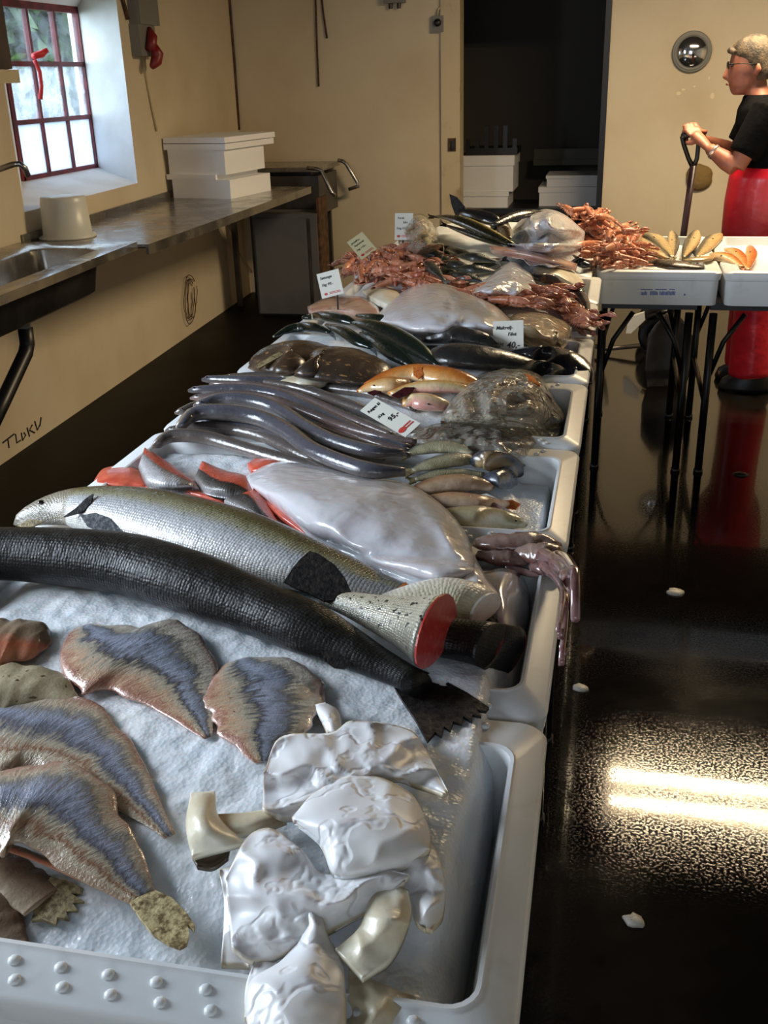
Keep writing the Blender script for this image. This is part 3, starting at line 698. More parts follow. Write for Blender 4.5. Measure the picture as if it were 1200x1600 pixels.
ice_bed('heaped ice under the far fish of the long row', XC-.40, XC+.395, CY[4]+.02, CY[9]-.08, m_icey, .014, seed=9)
ice_bed('thin ice in the lettered crate of the short row', XR0+.07, XR0+.415, 4.24, 5.02, m_icey, .014, seed=7)
ice_bed('thin ice in the plain crate of the short row', XR0+.485+.07, XR0+.485+.41, 4.24, 5.02, m_icey, .014, seed=8)
# ------------------------------------------------------------------ lofted bodies
def on_ice(u, v, off=0.0, it=6):
    z = .85
    for _ in range(it):
        p = Pz(u, v, z)
        if p[1] > 4.86 and p[0] < -.05: return Py(u, v, 4.86)
        z = max(ice_z(p[0], p[1]), .79)+off
    return Pz(u, v, z)
def centre(u, v, hw, T2, zb, off, k, kb, Tw):
    """solve the section half width a and centre for a body of px half width hw resting at zb / on the ice"""
    a = .02; P = None
    for _ in range(7):
        if zb is None:
            z0 = max(ice_z(P[0], P[1]), .79)+off if P is not None else .84+off
            q = Pz(u, v, z0+a*k*kb)
            if q[1] > 4.86 and q[0] < -.05: z0 = Py(u, v, 4.86)[2]-a*k*kb
        else: z0 = zb
        P = Pz(u, v, z0+a*k*kb)
        N = np.cross(Tw, [0, 0, 1.0]); N /= np.linalg.norm(N)+1e-9; U = np.cross(N, Tw)
        if U[2] < 0: U = -U
        e = .004; c0 = pr(P); pn = (pr(P+N*e)-c0)/e; pu = (pr(P+U*e*k)-c0)/e
        perp = np.array([-T2[1], T2[0]]); ext = math.hypot(np.dot(pn, perp), np.dot(pu, perp))
        a = hw/max(ext, 1e-6)
    return P, a, N, U
def loft_data(st, zb=None, off=0.0, k=.6, kb=.7, n=26, m=16, phi=0.0, sq=2.0, wob=0.0, seed=0):
    Q = catmull(st, n); Q[:, 2] = np.maximum(Q[:, 2], .6)
    if zb is not None and hasattr(zb, '__len__'): zs = np.interp(np.linspace(0, 1, n), np.linspace(0, 1, len(zb)), zb)
    else: zs = [zb]*n
    T2 = np.gradient(Q[:, :2], axis=0); T2 /= np.linalg.norm(T2, axis=1)[:, None]+1e-9
    base = np.array([Pz(q[0], q[1], zs[i] if zs[i] is not None else .85) for i, q in enumerate(Q)])
    Tw = np.gradient(base, axis=0); Tw /= np.linalg.norm(Tw, axis=1)[:, None]+1e-9
    V = []; C = []; A = []
    for i in range(n):
        P, a, N, U = centre(Q[i, 0], Q[i, 1], Q[i, 2], T2[i], zs[i], off, k, kb, Tw[i])
        C.append(P); A.append(a)
        for j in range(m):
            th = 2*math.pi*j/m; cx, sx = math.cos(th), math.sin(th)
            cx = math.copysign(abs(cx)**(2/sq), cx); sx = math.copysign(abs(sx)**(2/sq), sx)
            w = 1.0
            if wob: w += wob*nz(i*.35*26/n+seed*7, math.cos(th)*1.2, math.sin(th)*1.2+seed)
            V.append(P+w*(a*cx*N+a*k*(sx if sx > 0 else sx*kb)*U))
    C = np.array(C); L = np.r_[0, np.cumsum(np.linalg.norm(np.diff(C, axis=0), axis=1))]
    F = []; uv = []; pf = []
    def at(i, j):
        th = 2*math.pi*j/m
        return (L[i], j/m*2*math.pi*max(A)*.85), (i/(n-1), .5+.5*math.cos(th-phi))
    for i in range(n-1):
        for j in range(m):
            q = (j+1) % m; F.append([i*m+j, i*m+q, (i+1)*m+q, (i+1)*m+j])
            for (a_, b_) in ((i, j), (i, j+1), (i+1, j+1), (i+1, j)):
                x, y = at(a_, b_); uv.append(x); pf.append(y)
    V = [np.array(v) for v in V]
    for i, rev in ((0, True), (n-1, False)):
        V.append(C[i]); c = len(V)-1
        for j in range(m):
            q = (j+1) % m; f = [c, i*m+j, i*m+q]; idx = [(i, j), (i, j), (i, j+1)]
            if rev: f = f[::-1]; idx = idx[::-1]
            else: f = [c, i*m+j, i*m+q]
            F.append(f)
            for a_, b_ in idx: x, y = at(a_, b_); uv.append(x); pf.append(y)
    # outward orientation check
    V = np.array(V); f = F[m*(n//2)]; nn = np.cross(V[f[1]]-V[f[0]], V[f[3]]-V[f[0]])
    if np.dot(nn, V[f[0]]-C[n//2]) < 0:
        F2 = []; uv2 = []; pf2 = []; k_ = 0
        for f in F:
            F2.append(f[::-1]); uv2 += uv[k_:k_+len(f)][::-1]; pf2 += pf[k_:k_+len(f)][::-1]; k_ += len(f)
        F, uv, pf = F2, uv2, pf2
    return V, F, uv, pf, C, A
def edges2st(L, R, n=14):
    a, b = catmull(L, n), catmull(R, n); c = (a+b)/2
    return [(c[i, 0], c[i, 1], max(.8, np.linalg.norm(a[i]-b[i])/2)) for i in range(n)], a, b
def poly_fin(name, poly, P0, mat, parent, th=.003, n_up=None):
    """thin fin from a px outline, lying in the plane through P0 (slightly tilted to follow n_up)"""
    n_up = np.array(n_up if n_up is not None else (0, 0, 1.0)); n_up = n_up/np.linalg.norm(n_up)
    top = [Pp(u, v, P0, n_up) for u, v in poly]; n = len(top)
    V = [t+n_up*th/2 for t in top]+[t-n_up*th/2 for t in top]
    F = [list(range(n)), list(range(2*n-1, n-1, -1))]+[[i, i+n, (i+1) % n+n, (i+1) % n] for i in range(n)]
    return mesh(name, V, F, mat, parent, smooth=False)
def surf(V, u, v):
    """visible surface point of a body under pixel (u,v)"""
    best = None
    for p in V:
        q = pr(p); d = math.hypot(q[0]-u, q[1]-v); s = d*.02+np.linalg.norm(p-CAM)
        if best is None or s < best[0]: best = (s, p)
    return np.array(best[1])
def eye(V, u, v, rpx, parent, ring=True):
    p = surf(V, u, v); dcam = np.linalg.norm(p-CAM); r = rpx*dcam/FPX
    mb = MB(); rings = []
    for k in range(1, 6):
        a = math.pi*k/6; rings.append([(p[0]+r*math.sin(a)*math.cos(t), p[1]+r*math.sin(a)*math.sin(t), p[2]+.2*r-r*.55*math.cos(a)) for t in [2*math.pi*q/10 for q in range(10)]])
    mb.rings(rings).build('eye', m_eye, parent, smooth=True)
def tail_poly(Q, L, spread, fork=.45, jag=0, seed=0):
    e, f = np.array(Q[-1][:2]), np.array(Q[-2][:2]); d = (e-f)/np.linalg.norm(e-f); p = np.array([-d[1], d[0]]); w = Q[-1][2]
    out = [e-d*2+p*w, e+d*L*.5+p*spread*.62, e+d*L+p*spread, e+d*L*(.93)+p*spread*.7, e+d*L*(1-fork), e+d*L*.93-p*spread*.7, e+d*L-p*spread, e+d*L*.5-p*spread*.62, e-d*2-p*w]
    return [tuple(x) for x in out]
m_eye = pm('fish_eye', lin(16, 14, 18), .08, coat=1)
def body(name, label, cat, st, mat, grp=None, fins=(), eyes=(), tail=None, cut=None, finm=None, bodyname='body', obl=0.0, **kw):
    """one fish: empty at its base with body, fins, eyes"""
    V, F, uv, pf, C, A = loft_data(st, **kw)
    if obl:     # oblique cut at the tail end: the camera-side of the last rings is set back along the body
        m_ = kw.get('m', 16); n_ = len(C); T = C[-1]-C[-3]; T /= np.linalg.norm(T); N = np.cross(T, [0, 0, 1.0]); N /= np.linalg.norm(N)
        for i in range(n_):
            w = max(0.0, (i-(n_-6))/5.0)
            for j in range(m_): V[i*m_+j] -= T*obl*w*np.dot(V[i*m_+j]-C[i], N)
    b = V.mean(axis=0); b[2] = V[:, 2].min()
    if not fins and not eyes and not tail and not cut:
        return tag(mesh(name, V, F, mat, uv=uv, prof=pf), label, cat, grp)
    t = thing(name, b, label, cat, grp)
    mesh(bodyname, V, F, mat, t, uv, pf)
    n = len(C)
    if tail:
        poly = tail_poly(st, *tail) if not isinstance(tail[0], tuple) else tail
        poly_fin('tail_fin', poly, C[-2], finm, t, .003, (0, -.25, 1))
    for f in fins:
        nm, poly, dz = f[:3]
        u = sum(p[0] for p in poly)/len(poly); v = sum(p[1] for p in poly)/len(poly)
        p0 = surf(V, u, v); p0[2] += dz
        poly_fin(nm, poly, p0, f[3] if len(f) > 3 else finm, t, .004, f[4] if len(f) > 4 else (0, -.5, 1))
    for e in eyes: eye(V, e[0], e[1], e[2], t)
    if cut:      # flat cut faces at the ends
        m = kw.get('m', 16)
        for which, mt in cut:
            i = 0 if which == 0 else n-1; ring = V[i*m:(i+1)*m]; d = C[i]-C[i+1 if which == 0 else i-1]; d /= np.linalg.norm(d)
            R = [ring, C[i]+(ring-C[i])*.985+d*.003, C[i]+(ring-C[i])*.5+d*.004]
            MB().rings(R).build('cut_face', mt, t)
    return t
def sheet(name, label, cat, L, R, mat, grp=None, off=0.0, bulge=.02, fold=.006, fs=.03, th=.006, n=30, m=18, curl=0.0, seed=0, solid=False, zb=None, p=.7, parent=None, vol=False, ridge=False):
    """soft slab between two px edge lines, resting on the ice; bulge and folds are heights in metres"""
    a, b = catmull(L, n), catmull(R, n); top = []; bot = []
    for i in range(n):
        s = i/(n-1)
        for j in range(m):
            t = j/(m-1); u, v = a[i]+(b[i]-a[i])*t
            prf = (4*t*(1-t))**p*(max(0, math.sin(math.pi*(.04+.92*s))))**.6
            base = on_ice(u, v)[2] if zb is None else zb
            base += off
            if ridge: f = fold*(1-2.6*abs(nz(u*fs+seed*3+.4*nz(v*.02, u*.02, seed), v*fs*1.3, seed))+.15*(1-2.6*abs(nz(u*fs*2.1, v*fs*2.4+seed, 4))))
            else: f = fold*(nz(u*fs+seed*3, v*fs, seed)+.5*nz(u*fs*2.3, v*fs*2.3+seed, 4))
            if curl: f += curl*(abs(2*t-1)**6+abs(2*s-1)**8*.6)
            z = max(base+th, base+th+bulge*prf+f*(.35+.65*min(1, prf*2) if vol else 1))
            P = Pz(u, v, z); top.append(P); bot.append(np.array([P[0], P[1], base if vol else max(base-.001, z-th)]))
    V = np.array(top+bot); N = n*m; F = []; uv = []; pf = []
    def add(q):
        F.append(q)
        for k in q:
            k2 = k % N; i, j = divmod(k2, m); uv.append((V[k][0], V[k][1])); pf.append((i/(n-1), j/(m-1)))
    for i in range(n-1):
        for j in range(m-1):
            k = i*m+j; add([k, k+1, k+m+1, k+m]); add([N+k, N+k+m, N+k+m+1, N+k+1])
    for i in range(n-1):
        for j in (0, m-1):
            k = i*m+j; q = [k, k+m, N+k+m, N+k]; add(q if j == 0 else q[::-1])
    for j in range(m-1):
        for i in (0, n-1):
            k = i*m+j; q = [k, N+k, N+k+1, k+1]; add(q if i == 0 else q[::-1])
    nn = np.cross(V[1]-V[0], V[m]-V[0])
    if nn[2] < 0:
        F2 = []; uv2 = []; pf2 = []; c = 0
        for f in F: F2.append(f[::-1]); uv2 += uv[c:c+len(f)][::-1]; pf2 += pf[c:c+len(f)][::-1]; c += len(f)
        F, uv, pf = F2, uv2, pf2
    o = mesh(name, V, F, mat, parent, uv=uv, prof=pf)
    if parent is None: tag(o, label, cat, grp)
    return o
# ------------------------------------------------------------------ fish materials
K = lin
m_salmon_d = fishmat('dark_salmon_skin', [(0, K(40, 40, 42)), (.35, K(22, 21, 22)), (.66, K(18, 17, 17)), (.86, K(24, 22, 20)), (1, K(36, 33, 27))], spots=(230, .58, K(8, 8, 8), .15), scale=.0055, rough=.36, mott=.10, sb=.35, coat=.1)
m_salmon_d.node_tree.nodes['Principled BSDF'].inputs['Specular IOR Level'].default_value = .28
m_salmon_s = fishmat('silver_salmon_skin', [(0, K(214, 210, 200)), (.30, K(196, 196, 198)), (.46, K(172, 174, 176)), (.60, K(150, 146, 118)), (.74, K(104, 98, 64)), (1, K(50, 47, 32))], spots=(150, .64, K(30, 30, 28), .40), scale=.0055, rough=.24, metal=.0, head=(.135, K(140, 132, 116)), mott=.07, sb=.6, coat=.8)
m_salmon_t = fishmat('pale_salmon_tail_skin', [(0, K(70, 68, 62)), (.3, K(128, 124, 108)), (.6, K(178, 172, 152)), (1, K(210, 200, 174))], spots=(90, .6, K(34, 32, 30), .0), scale=.005, rough=.3, metal=.15)
m_salmon_b = fishmat('white_salmon_belly_skin', [(0, K(226, 222, 212)), (.5, K(224, 218, 204)), (1, K(196, 186, 150))], scale=.006, rough=.3)
m_flesh = pm('salmon_flesh', K(204, 84, 64), .3, var=(40, K(224, 112, 86), .4, .65), bump=(60, .3, .004), coat=.5, sss=.15)
m_fleshcut = pm('red_cut_flesh', K(186, 56, 52), .28, var=(60, K(206, 92, 78), .5, .7), bump=(80, .3, .003), coat=.5, sss=.1)
m_steak_s = fishmat('steak_silver_skin', [(0, K(120, 118, 116)), (.25, K(206, 204, 206)), (.6, K(168, 166, 168)), (.72, K(120, 110, 104)), (.76, K(206, 84, 58)), (1, K(214, 96, 70))], scale=.0055, rough=.25, metal=.15, mott=.03)
m_steak_d = fishmat('steak_dark_skin', [(0, K(150, 148, 148)), (.3, K(86, 82, 78)), (.55, K(38, 36, 34)), (.62, K(206, 88, 62)), (1, K(214, 98, 74))], scale=.005, rough=.25, mott=.05)
m_fin_k = finmat('black_fin', K(18, 16, 16), K(44, 38, 34))
m_fin_g = finmat('grey_fin', K(70, 72, 76), K(120, 122, 126))
m_fin_y = finmat('yellowish_fin', K(160, 144, 106), K(100, 86, 60))
m_fin_t = finmat('tan_fin', K(196, 178, 132), K(104, 86, 54))
m_fin_o = finmat('orange_fin', K(206, 120, 56), K(176, 84, 40))
ST = [(0, K(198, 170, 156)), (.08, K(200, 190, 176)), (.22, K(188, 178, 160)), (.30, K(104, 102, 98)), (.37, K(122, 126, 138)), (.50, K(150, 156, 174)), (.61, K(74, 74, 78)), (.70, K(172, 162, 144)), (.84, K(190, 158, 130)), (.94, K(160, 110, 90)), (1, K(190, 148, 130))]
m_split = fishmat('split_fish_membrane', ST, spots=(110, .70, K(70, 54, 46), .0), scale=0, rough=.26, mott=.20, rib=60, coat=1.4)
ST2 = [(0, K(178, 140, 122)), (.12, K(188, 172, 150)), (.26, K(132, 130, 128)), (.40, K(146, 152, 172)), (.55, K(96, 97, 106)), (.66, K(180, 170, 150)), (.77, K(144, 104, 78)), (.86, K(190, 176, 152)), (1, K(172, 146, 120))]
m_split2 = fishmat('split_fish_membrane_brown', ST2, spots=(110, .70, K(80, 60, 48), .0), scale=0, rough=.26, mott=.20, rib=70, coat=1.4)
m_redp = fishmat('reddish_piece', [(0, K(150, 130, 104)), (.5, K(128, 110, 92)), (.72, K(176, 104, 76)), (1, K(196, 132, 104))], rough=.25, mott=.2)
m_yel = fishmat('yellow_grey_piece', [(0, K(150, 142, 116)), (.5, K(178, 166, 138)), (1, K(140, 128, 102))], rough=.25, mott=.2, spots=(70, .64, K(80, 68, 50), 0))
m_brn = fishmat('brown_piece', [(0, K(120, 96, 76)), (.5, K(142, 118, 98)), (1, K(176, 156, 130))], rough=.25, mott=.2)
g = G('white_skin'); pf = g.n('UVMap', uv_map='prof').outputs[0]; co = g.n('TexCoord').outputs['Object']
sx = g.n('SeparateXYZ'); g.set(sx.inputs[0], pf)
ed = g.math('MAXIMUM', g.math('ABSOLUTE', g.math('SUBTRACT', sx.outputs[1], .5)), g.math('ABSOLUTE', g.math('SUBTRACT', sx.outputs[0], .5)))
ed = g.math('ADD', ed, g.math('MULTIPLY', g.math('SUBTRACT', g.noise(co, 18, 3), .5), .10))
cc = g.mix(g.math('MULTIPLY', g.sm(ed, .47, .515), .75), g.mix(g.sm(g.noise(co, 11, 3), .45, .75), K(234, 234, 236), K(220, 218, 212)), K(204, 184, 140))
b = g.bsdf(cc, .42, 0, g.bump(g.sm(g.math('ABSOLUTE', g.math('SUBTRACT', g.noise(co, 13, 3), .5)), 0, .045), .35, .004)); b.inputs['Subsurface Weight'].default_value = .1; b.inputs['Subsurface Scale'].default_value = .008; b.inputs['Coat Weight'].default_value = .12; b.inputs['Coat Roughness'].default_value = .25
m_skin = g.done(b)
m_skiny = pm('yellowish_skin', K(212, 200, 170), .36, var=(16, K(232, 226, 208), .4, .65), bump=(40, .35, .004), coat=.1, sss=.1)
m_bag = bagmat('milky_plastic_bag', K(214, 212, 216), .10, cr=.25)
m_bagw = bagmat('white_plastic_bag', K(214, 212, 216), .05)
m_bagc = bagmat('clear_plastic_bag', K(205, 196, 180), .78, .15, cr=2.0)
m_bagt = bagmat('tan_clear_bag', K(196, 178, 148), .42, .18)
# ------------------------------------------------------------------ first crate: split fish and white skins
SP = 'silvery split fish on the ice of the front crate'
def split(label, L, R, mat, tailp=None, finm=None, k=.16, off=.0, **kw):
    st, _, _ = edges2st(L, R)
    return body('split_fish', label, 'fish', st, mat, SP, tail=tailp, finm=finm, k=k, kb=.35, off=off, n=44, m=30, sq=2.0, wob=.18, **kw)
split('split fish with reddish flank at the crate corner under the dark salmon', [(-60, 962), (0, 966), (40, 970), (66, 988), (78, 1006)], [(-60, 1046), (0, 1046), (30, 1044), (55, 1038), (76, 1014)], m_redp, k=.3)
split('plain yellowish grey split fish lying under the reddish one', [(-60, 1035), (20, 1035), (80, 1050), (115, 1085), (124, 1110)], [(-60, 1112), (0, 1120), (50, 1120), (95, 1122), (122, 1118)], m_yel, k=.3)
split('blue-silver split fish with an orange flank, pointing at the white skins', [(118, 985), (104, 1010), (122, 1056), (190, 1092), (262, 1128), (322, 1158)], [(150, 972), (215, 977), (288, 984), (326, 1032), (332, 1096), (330, 1148)], m_split, k=.17, seed=1)
split('short blue-silver split fish with a pinkish rim touching the white skins', [(348, 1034), (326, 1062), (326, 1110), (352, 1158), (398, 1190)], [(398, 1034), (474, 1044), (504, 1078), (486, 1126), (424, 1192)], m_split, k=.17, seed=2)
split('wide split fish with a thin brown flank overlapped by a larger one', [(-70, 1140), (-30, 1190), (50, 1205), (150, 1252), (225, 1292), (258, 1312)], [(-70, 1042), (60, 1084), (130, 1092), (196, 1160), (240, 1242), (274, 1302)], m_split2, k=.15, seed=3)
split('largest split fish, with a fanned yellow and black tail fin', [(-70, 1350), (-20, 1320), (60, 1345), (138, 1388), (188, 1408), (210, 1414)], [(-70, 1226), (50, 1196), (112, 1190), (166, 1256), (216, 1336), (242, 1396)], m_split2, tailp=None, finm=m_fin_t, off=.012, k=.18, seed=4,
      fins=[('tail_fin', [(203, 1412), (216, 1404), (243, 1393), (268, 1404), (291, 1427), (305, 1448), (303, 1456), (294, 1447), (296, 1462), (292, 1477), (281, 1483), (262, 1476), (240, 1462), (222, 1440)], .002, m_fin_t, (0, .0, 1))])
split('split fish with a notched striped tail fin under the largest one', [(-70, 1372), (0, 1408), (30, 1428), (56, 1442)], [(-70, 1296), (20, 1330), (60, 1356), (84, 1376)], m_brn, finm=m_fin_y, k=.2, seed=5,
      fins=[('tail_fin', [(50, 1440), (60, 1395), (80, 1372), (105, 1378), (131, 1390), (128, 1397), (112, 1398), (132, 1410), (114, 1413), (122, 1424), (104, 1426), (108, 1438), (90, 1435), (88, 1446), (66, 1438)], .002, m_fin_y, (0, -.15, 1))])
split('thin reddish strip of fish between the two fish tails', [(-30, 1302), (50, 1330), (120, 1362), (180, 1392)], [(-30, 1318), (50, 1344), (120, 1374), (186, 1399)], m_redp, k=.5, off=.012)
split('brown fish piece squeezed against the front rim', [(-70, 1400), (-20, 1378), (20, 1430), (52, 1494)], [(-70, 1505), (-20, 1498), (20, 1494), (46, 1497)], m_brn, k=.3, seed=6)
WS = 'white skins piled at the right of the front crate'
def wskin(label, L, R, **kw):
    kw.setdefault('fold', .006); kw.setdefault('curl', .005); kw.setdefault('ridge', True); kw.setdefault('fs', .008); kw['n'] = int(kw.get('n', 30)*1.5); kw['m'] = int(kw.get('m', 18)*1.5); kw.setdefault('mat', m_skin)
    return sheet('fish_skin', label, 'fish skin', L, R, kw.pop('mat'), WS, **kw)
wskin('small white knob of skin at the top of the pile', [(488, 1102), (500, 1122), (512, 1146)], [(508, 1097), (528, 1110), (536, 1142)], bulge=.016, fold=.002, n=14, m=10)
wskin('wide crumpled white skin lying under the smooth rounded one', [(412, 1208), (438, 1152), (520, 1144), (548, 1126), (640, 1140), (668, 1176), (700, 1236)], [(410, 1262), (448, 1278), (500, 1262), (560, 1230), (620, 1216), (650, 1226), (694, 1240)], bulge=.014, fold=.009, fs=.014, off=.004, n=40, m=22)
wskin('white skin flap hanging down the right side of the pile', [(636, 1300), (676, 1322), (694, 1370), (692, 1430), (674, 1452)], [(610, 1330), (626, 1370), (640, 1410), (652, 1442), (664, 1450)], bulge=.012, fold=.008, off=.003, mat=m_skin)
wskin('smooth rounded white skin in the middle of the pile', [(456, 1277), (492, 1238), (560, 1208), (640, 1238), (668, 1288), (673, 1322)], [(462, 1283), (500, 1318), (522, 1364), (580, 1366), (632, 1352), (670, 1328)], bulge=.026, fold=.004, fs=.009, off=.014, n=36, m=24)
wskin('narrow white skin strip along the left edge of the pile', [(342, 1358), (350, 1410), (345, 1506)], [(376, 1352), (386, 1420), (390, 1508)], bulge=.010, fold=.004, n=18, m=10)
wskin('creased white skin with a flat top spread below the rounded one', [(352, 1372), (388, 1306), (424, 1294), (472, 1328), (504, 1364), (600, 1358), (640, 1366)], [(362, 1480), (392, 1500), (436, 1492), (492, 1466), (548, 1436), (590, 1414), (632, 1376)], bulge=.016, fold=.007, fs=.011, off=.010, n=36, m=22, seed=3)
wskin('yellowish folded skin with a dark slit on the right', [(604, 1376), (580, 1402), (560, 1450), (524, 1482)], [(638, 1390), (642, 1430), (612, 1498), (566, 1528)], bulge=.018, fold=.006, off=.012, mat=m_skiny, seed=5)
wskin('white pear-shaped skin with an upright neck', [(474, 1424), (466, 1462), (440, 1500), (392, 1532), (383, 1580), (396, 1630)], [(499, 1412), (512, 1460), (534, 1500), (540, 1550), (540, 1600), (536, 1640)], bulge=.022, fold=.005, off=.014, seed=6)
wskin('small white skin tucked left of the pear-shaped one', [(398, 1500), (384, 1540), (382, 1590)], [(432, 1500), (446, 1548), (470, 1606)], bulge=.010, fold=.004, off=.004, n=18, m=12, seed=8)
wskin('yellowish pointed skin at the foot of the pile', [(545, 1512), (600, 1538), (650, 1557)], [(540, 1640), (585, 1636), (632, 1590)], bulge=.014, fold=.005, mat=m_skiny, seed=7, n=20, m=16)
wskin('cream trumpet-shaped skin left of the pile', [(298, 1238), (290, 1290), (300, 1338)], [(336, 1236), (342, 1275), (382, 1316)], bulge=.022, fold=.004, mat=m_skiny, n=20, m=16, off=.006)
wskin('cream tongue of skin joining the trumpet to the pile', [(338, 1272), (392, 1268), (446, 1258)], [(344, 1304), (396, 1300), (448, 1282)], bulge=.012, fold=.003, mat=m_skiny, n=18, m=12, off=.002)
wskin('dark brown skin scrap peeping out under the cream trumpet', [(300, 1336), (330, 1326), (360, 1318)], [(308, 1352), (332, 1354), (356, 1338)], bulge=.004, fold=.002, mat=pm('dark_skin', K(78, 66, 52), .3), n=12, m=8)
# ------------------------------------------------------------------ second crate: salmon
body('salmon', 'big dark whole salmon with ragged black tail lying across two crates', 'fish',
     [(-330, 980, 18), (-260, 950, 40), (-160, 905, 48), (-60, 872, 46), (0, 868, 45), (100, 873, 49), (200, 885, 53), (300, 914, 54), (400, 951, 48), (480, 984, 46), (540, 1012, 36), (595, 1040, 27), (632, 1058, 23), (655, 1072, 23)], m_salmon_d, 'salmon',
     zb=[.86]*6+[.86]*4, k=.9, kb=.8, phi=1.75, n=46, m=26, finm=m_fin_k,
     fins=[('tail_fin', [(602, 1042), (640, 1040), (672, 1054), (700, 1068), (730, 1084), (764, 1107), (759, 1113), (746, 1111), (752, 1121), (738, 1118), (738, 1129), (724, 1121), (722, 1133), (708, 1129), (704, 1143), (694, 1137), (690, 1152), (680, 1146), (668, 1160), (660, 1146), (648, 1124), (630, 1098), (614, 1072)], -.002, m_fin_k, (0, .03, 1)),
           ('anal_fin', [(502, 1018), (530, 1018), (552, 1028), (549, 1038), (538, 1046), (522, 1044), (508, 1034)], .006, m_fin_k, (0, -1, 1)),
           ('adipose_fin', [(596, 1046), (604, 1043), (612, 1064), (606, 1066)], .006, m_fin_y)], eyes=[(-290, 960, 6)])
body('salmon', 'silver salmon with dark back spots and its head over the crate rim', 'fish',
     [(24, 820, 3), (40, 812, 15), (70, 802, 24), (110, 795, 32), (150, 797, 40), (220, 808, 49), (300, 828, 54), (380, 852, 55), (460, 880, 48), (530, 903, 38), (590, 921, 26), (645, 934, 18)], m_salmon_s, 'salmon',
     zb=[.862]*12, k=.62, kb=.75, phi=2.75, n=44, m=26, finm=m_fin_g,
     fins=[('pectoral_fin', [(126, 806), (150, 802), (172, 810), (192, 830), (188, 834), (160, 834), (136, 822)], .012, m_fin_g, (0, -.7, 1)), ('adipose_fin', [(622, 920), (634, 910), (640, 918), (634, 926)], .008, m_fin_o),
           ('gill_cover', [(146, 772), (143, 786), (130, 800), (100, 808), (120, 794), (134, 780)], .006, m_fin_k, (0, -.8, 1)), ('jaw', [(26, 822), (48, 812), (76, 812), (60, 820), (40, 826)], .006, m_fin_y, (0, -.8, 1))], eyes=[(62, 790, 5)])
body('salmon_piece', 'salmon tail half with black tail fin and red cut face', 'fish',
     [(506, 934, 13), (550, 946, 22), (600, 962, 34), (640, 974, 46), (664, 982, 56), (681, 989, 66)], m_salmon_t, 'cut salmon pieces', off=.022, k=.8, kb=.8, phi=2.4, n=24, m=22, obl=-.42, cut=[(1, m_fleshcut)], finm=m_fin_k,
     fins=[('tail_fin', [(444, 910), (458, 888), (470, 874), (484, 862), (498, 866), (524, 884), (540, 905), (550, 928), (530, 938), (506, 940), (484, 928), (462, 920)], .018, m_fin_k, (0, -.55, 1))])
body('salmon_piece', 'white-bellied salmon tail piece with a small dark fin behind the red cut face', 'fish',
     [(585, 950, 16), (630, 944, 27), (690, 938, 36), (735, 944, 36), (757, 952, 30)], m_salmon_b, 'cut salmon pieces', off=.012, k=.7, phi=.3, n=22, m=20, finm=m_fin_k, cut=[(1, m_salmon_b)],
     fins=[('fin', [(752, 952), (768, 958), (783, 964), (776, 966), (784, 971), (774, 971), (780, 975), (764, 975), (752, 972)], -.004, m_fin_k, (0, -.2, 1))])
body('salmon_piece', 'thick dark-skinned salmon middle cut lying at the ice edge', 'fish',
     [(676, 994, 36), (710, 1000, 35), (755, 1008, 39), (797, 1021, 45)], m_salmon_d, 'cut salmon pieces', off=.0, k=.85, kb=.8, phi=1.4, n=18, m=22, obl=-.95, cut=[(1, m_fleshcut)])
SF = 'salmon fillets at the left rim'
def fillet(label, L, R, mat, **kw):
    kw.setdefault('off', .004)
    return sheet('salmon_fillet', label, 'fillet', L, R, mat, SF, bulge=kw.pop('bulge', .014), fold=kw.pop('fold', .003), vol=True, n=18, m=12, **kw)
fillet('flat orange salmon fillet by the crate rim', [(147, 750), (162, 732), (205, 728), (232, 745)], [(152, 757), (186, 762), (212, 762), (236, 762)], m_flesh)
fillet('orange salmon strip between the silver piece and the silver salmon', [(225, 754), (290, 756), (352, 772)], [(230, 766), (290, 774), (354, 788)], m_flesh)
fillet('salmon piece with bright silver scaly skin and an orange edge', [(216, 730), (230, 757), (266, 764), (300, 762)], [(226, 699), (254, 716), (280, 735), (303, 752)], m_steak_s, off=.022, bulge=.02)
fillet('salmon piece with dark skin and orange flesh beside the milky bag', [(303, 748), (318, 766), (350, 774), (378, 778)], [(316, 720), (352, 735), (386, 744), (404, 766)], m_steak_d, off=.022, bulge=.018)
fillet('dark-skinned salmon piece under the edge of the milky bag', [(350, 782), (372, 797), (400, 810), (420, 822)], [(372, 762), (402, 758), (420, 790), (436, 818)], m_steak_d, off=.020, bulge=.016)
fillet('orange fillet tip showing behind the milky bag', [(386, 724), (410, 711), (452, 712)], [(394, 738), (422, 738), (460, 732)], m_flesh, off=.01)
fillet('long thin red fillet edge along the milky bag', [(392, 748), (420, 774), (452, 800), (488, 830)], [(388, 762), (410, 788), (440, 814), (480, 840)], m_flesh, off=.012)
bg_ = thing('plastic_bag', on_ice(560, 840), 'milky white plastic bag of fish over the eels and salmon', 'bag', 'plastic bags on the fish')
sheet('bag_body', None, None, [(384, 744), (430, 721), (500, 727), (570, 744), (640, 757), (692, 790), (726, 830), (744, 872)], [(398, 766), (440, 800), (490, 838), (550, 862), (610, 890), (660, 908), (706, 913), (738, 904)], m_bag, off=.02, bulge=.055, fold=.006, fs=.007, vol=True, n=56, m=36, parent=bg_, p=.6, ridge=True)
sheet('bag_corner', None, None, [(706, 878), (726, 918), (742, 934)], [(738, 862), (762, 905), (780, 928)], m_bag, off=.03, bulge=.012, fold=.006, fs=.05, vol=True, n=16, m=12, parent=bg_)
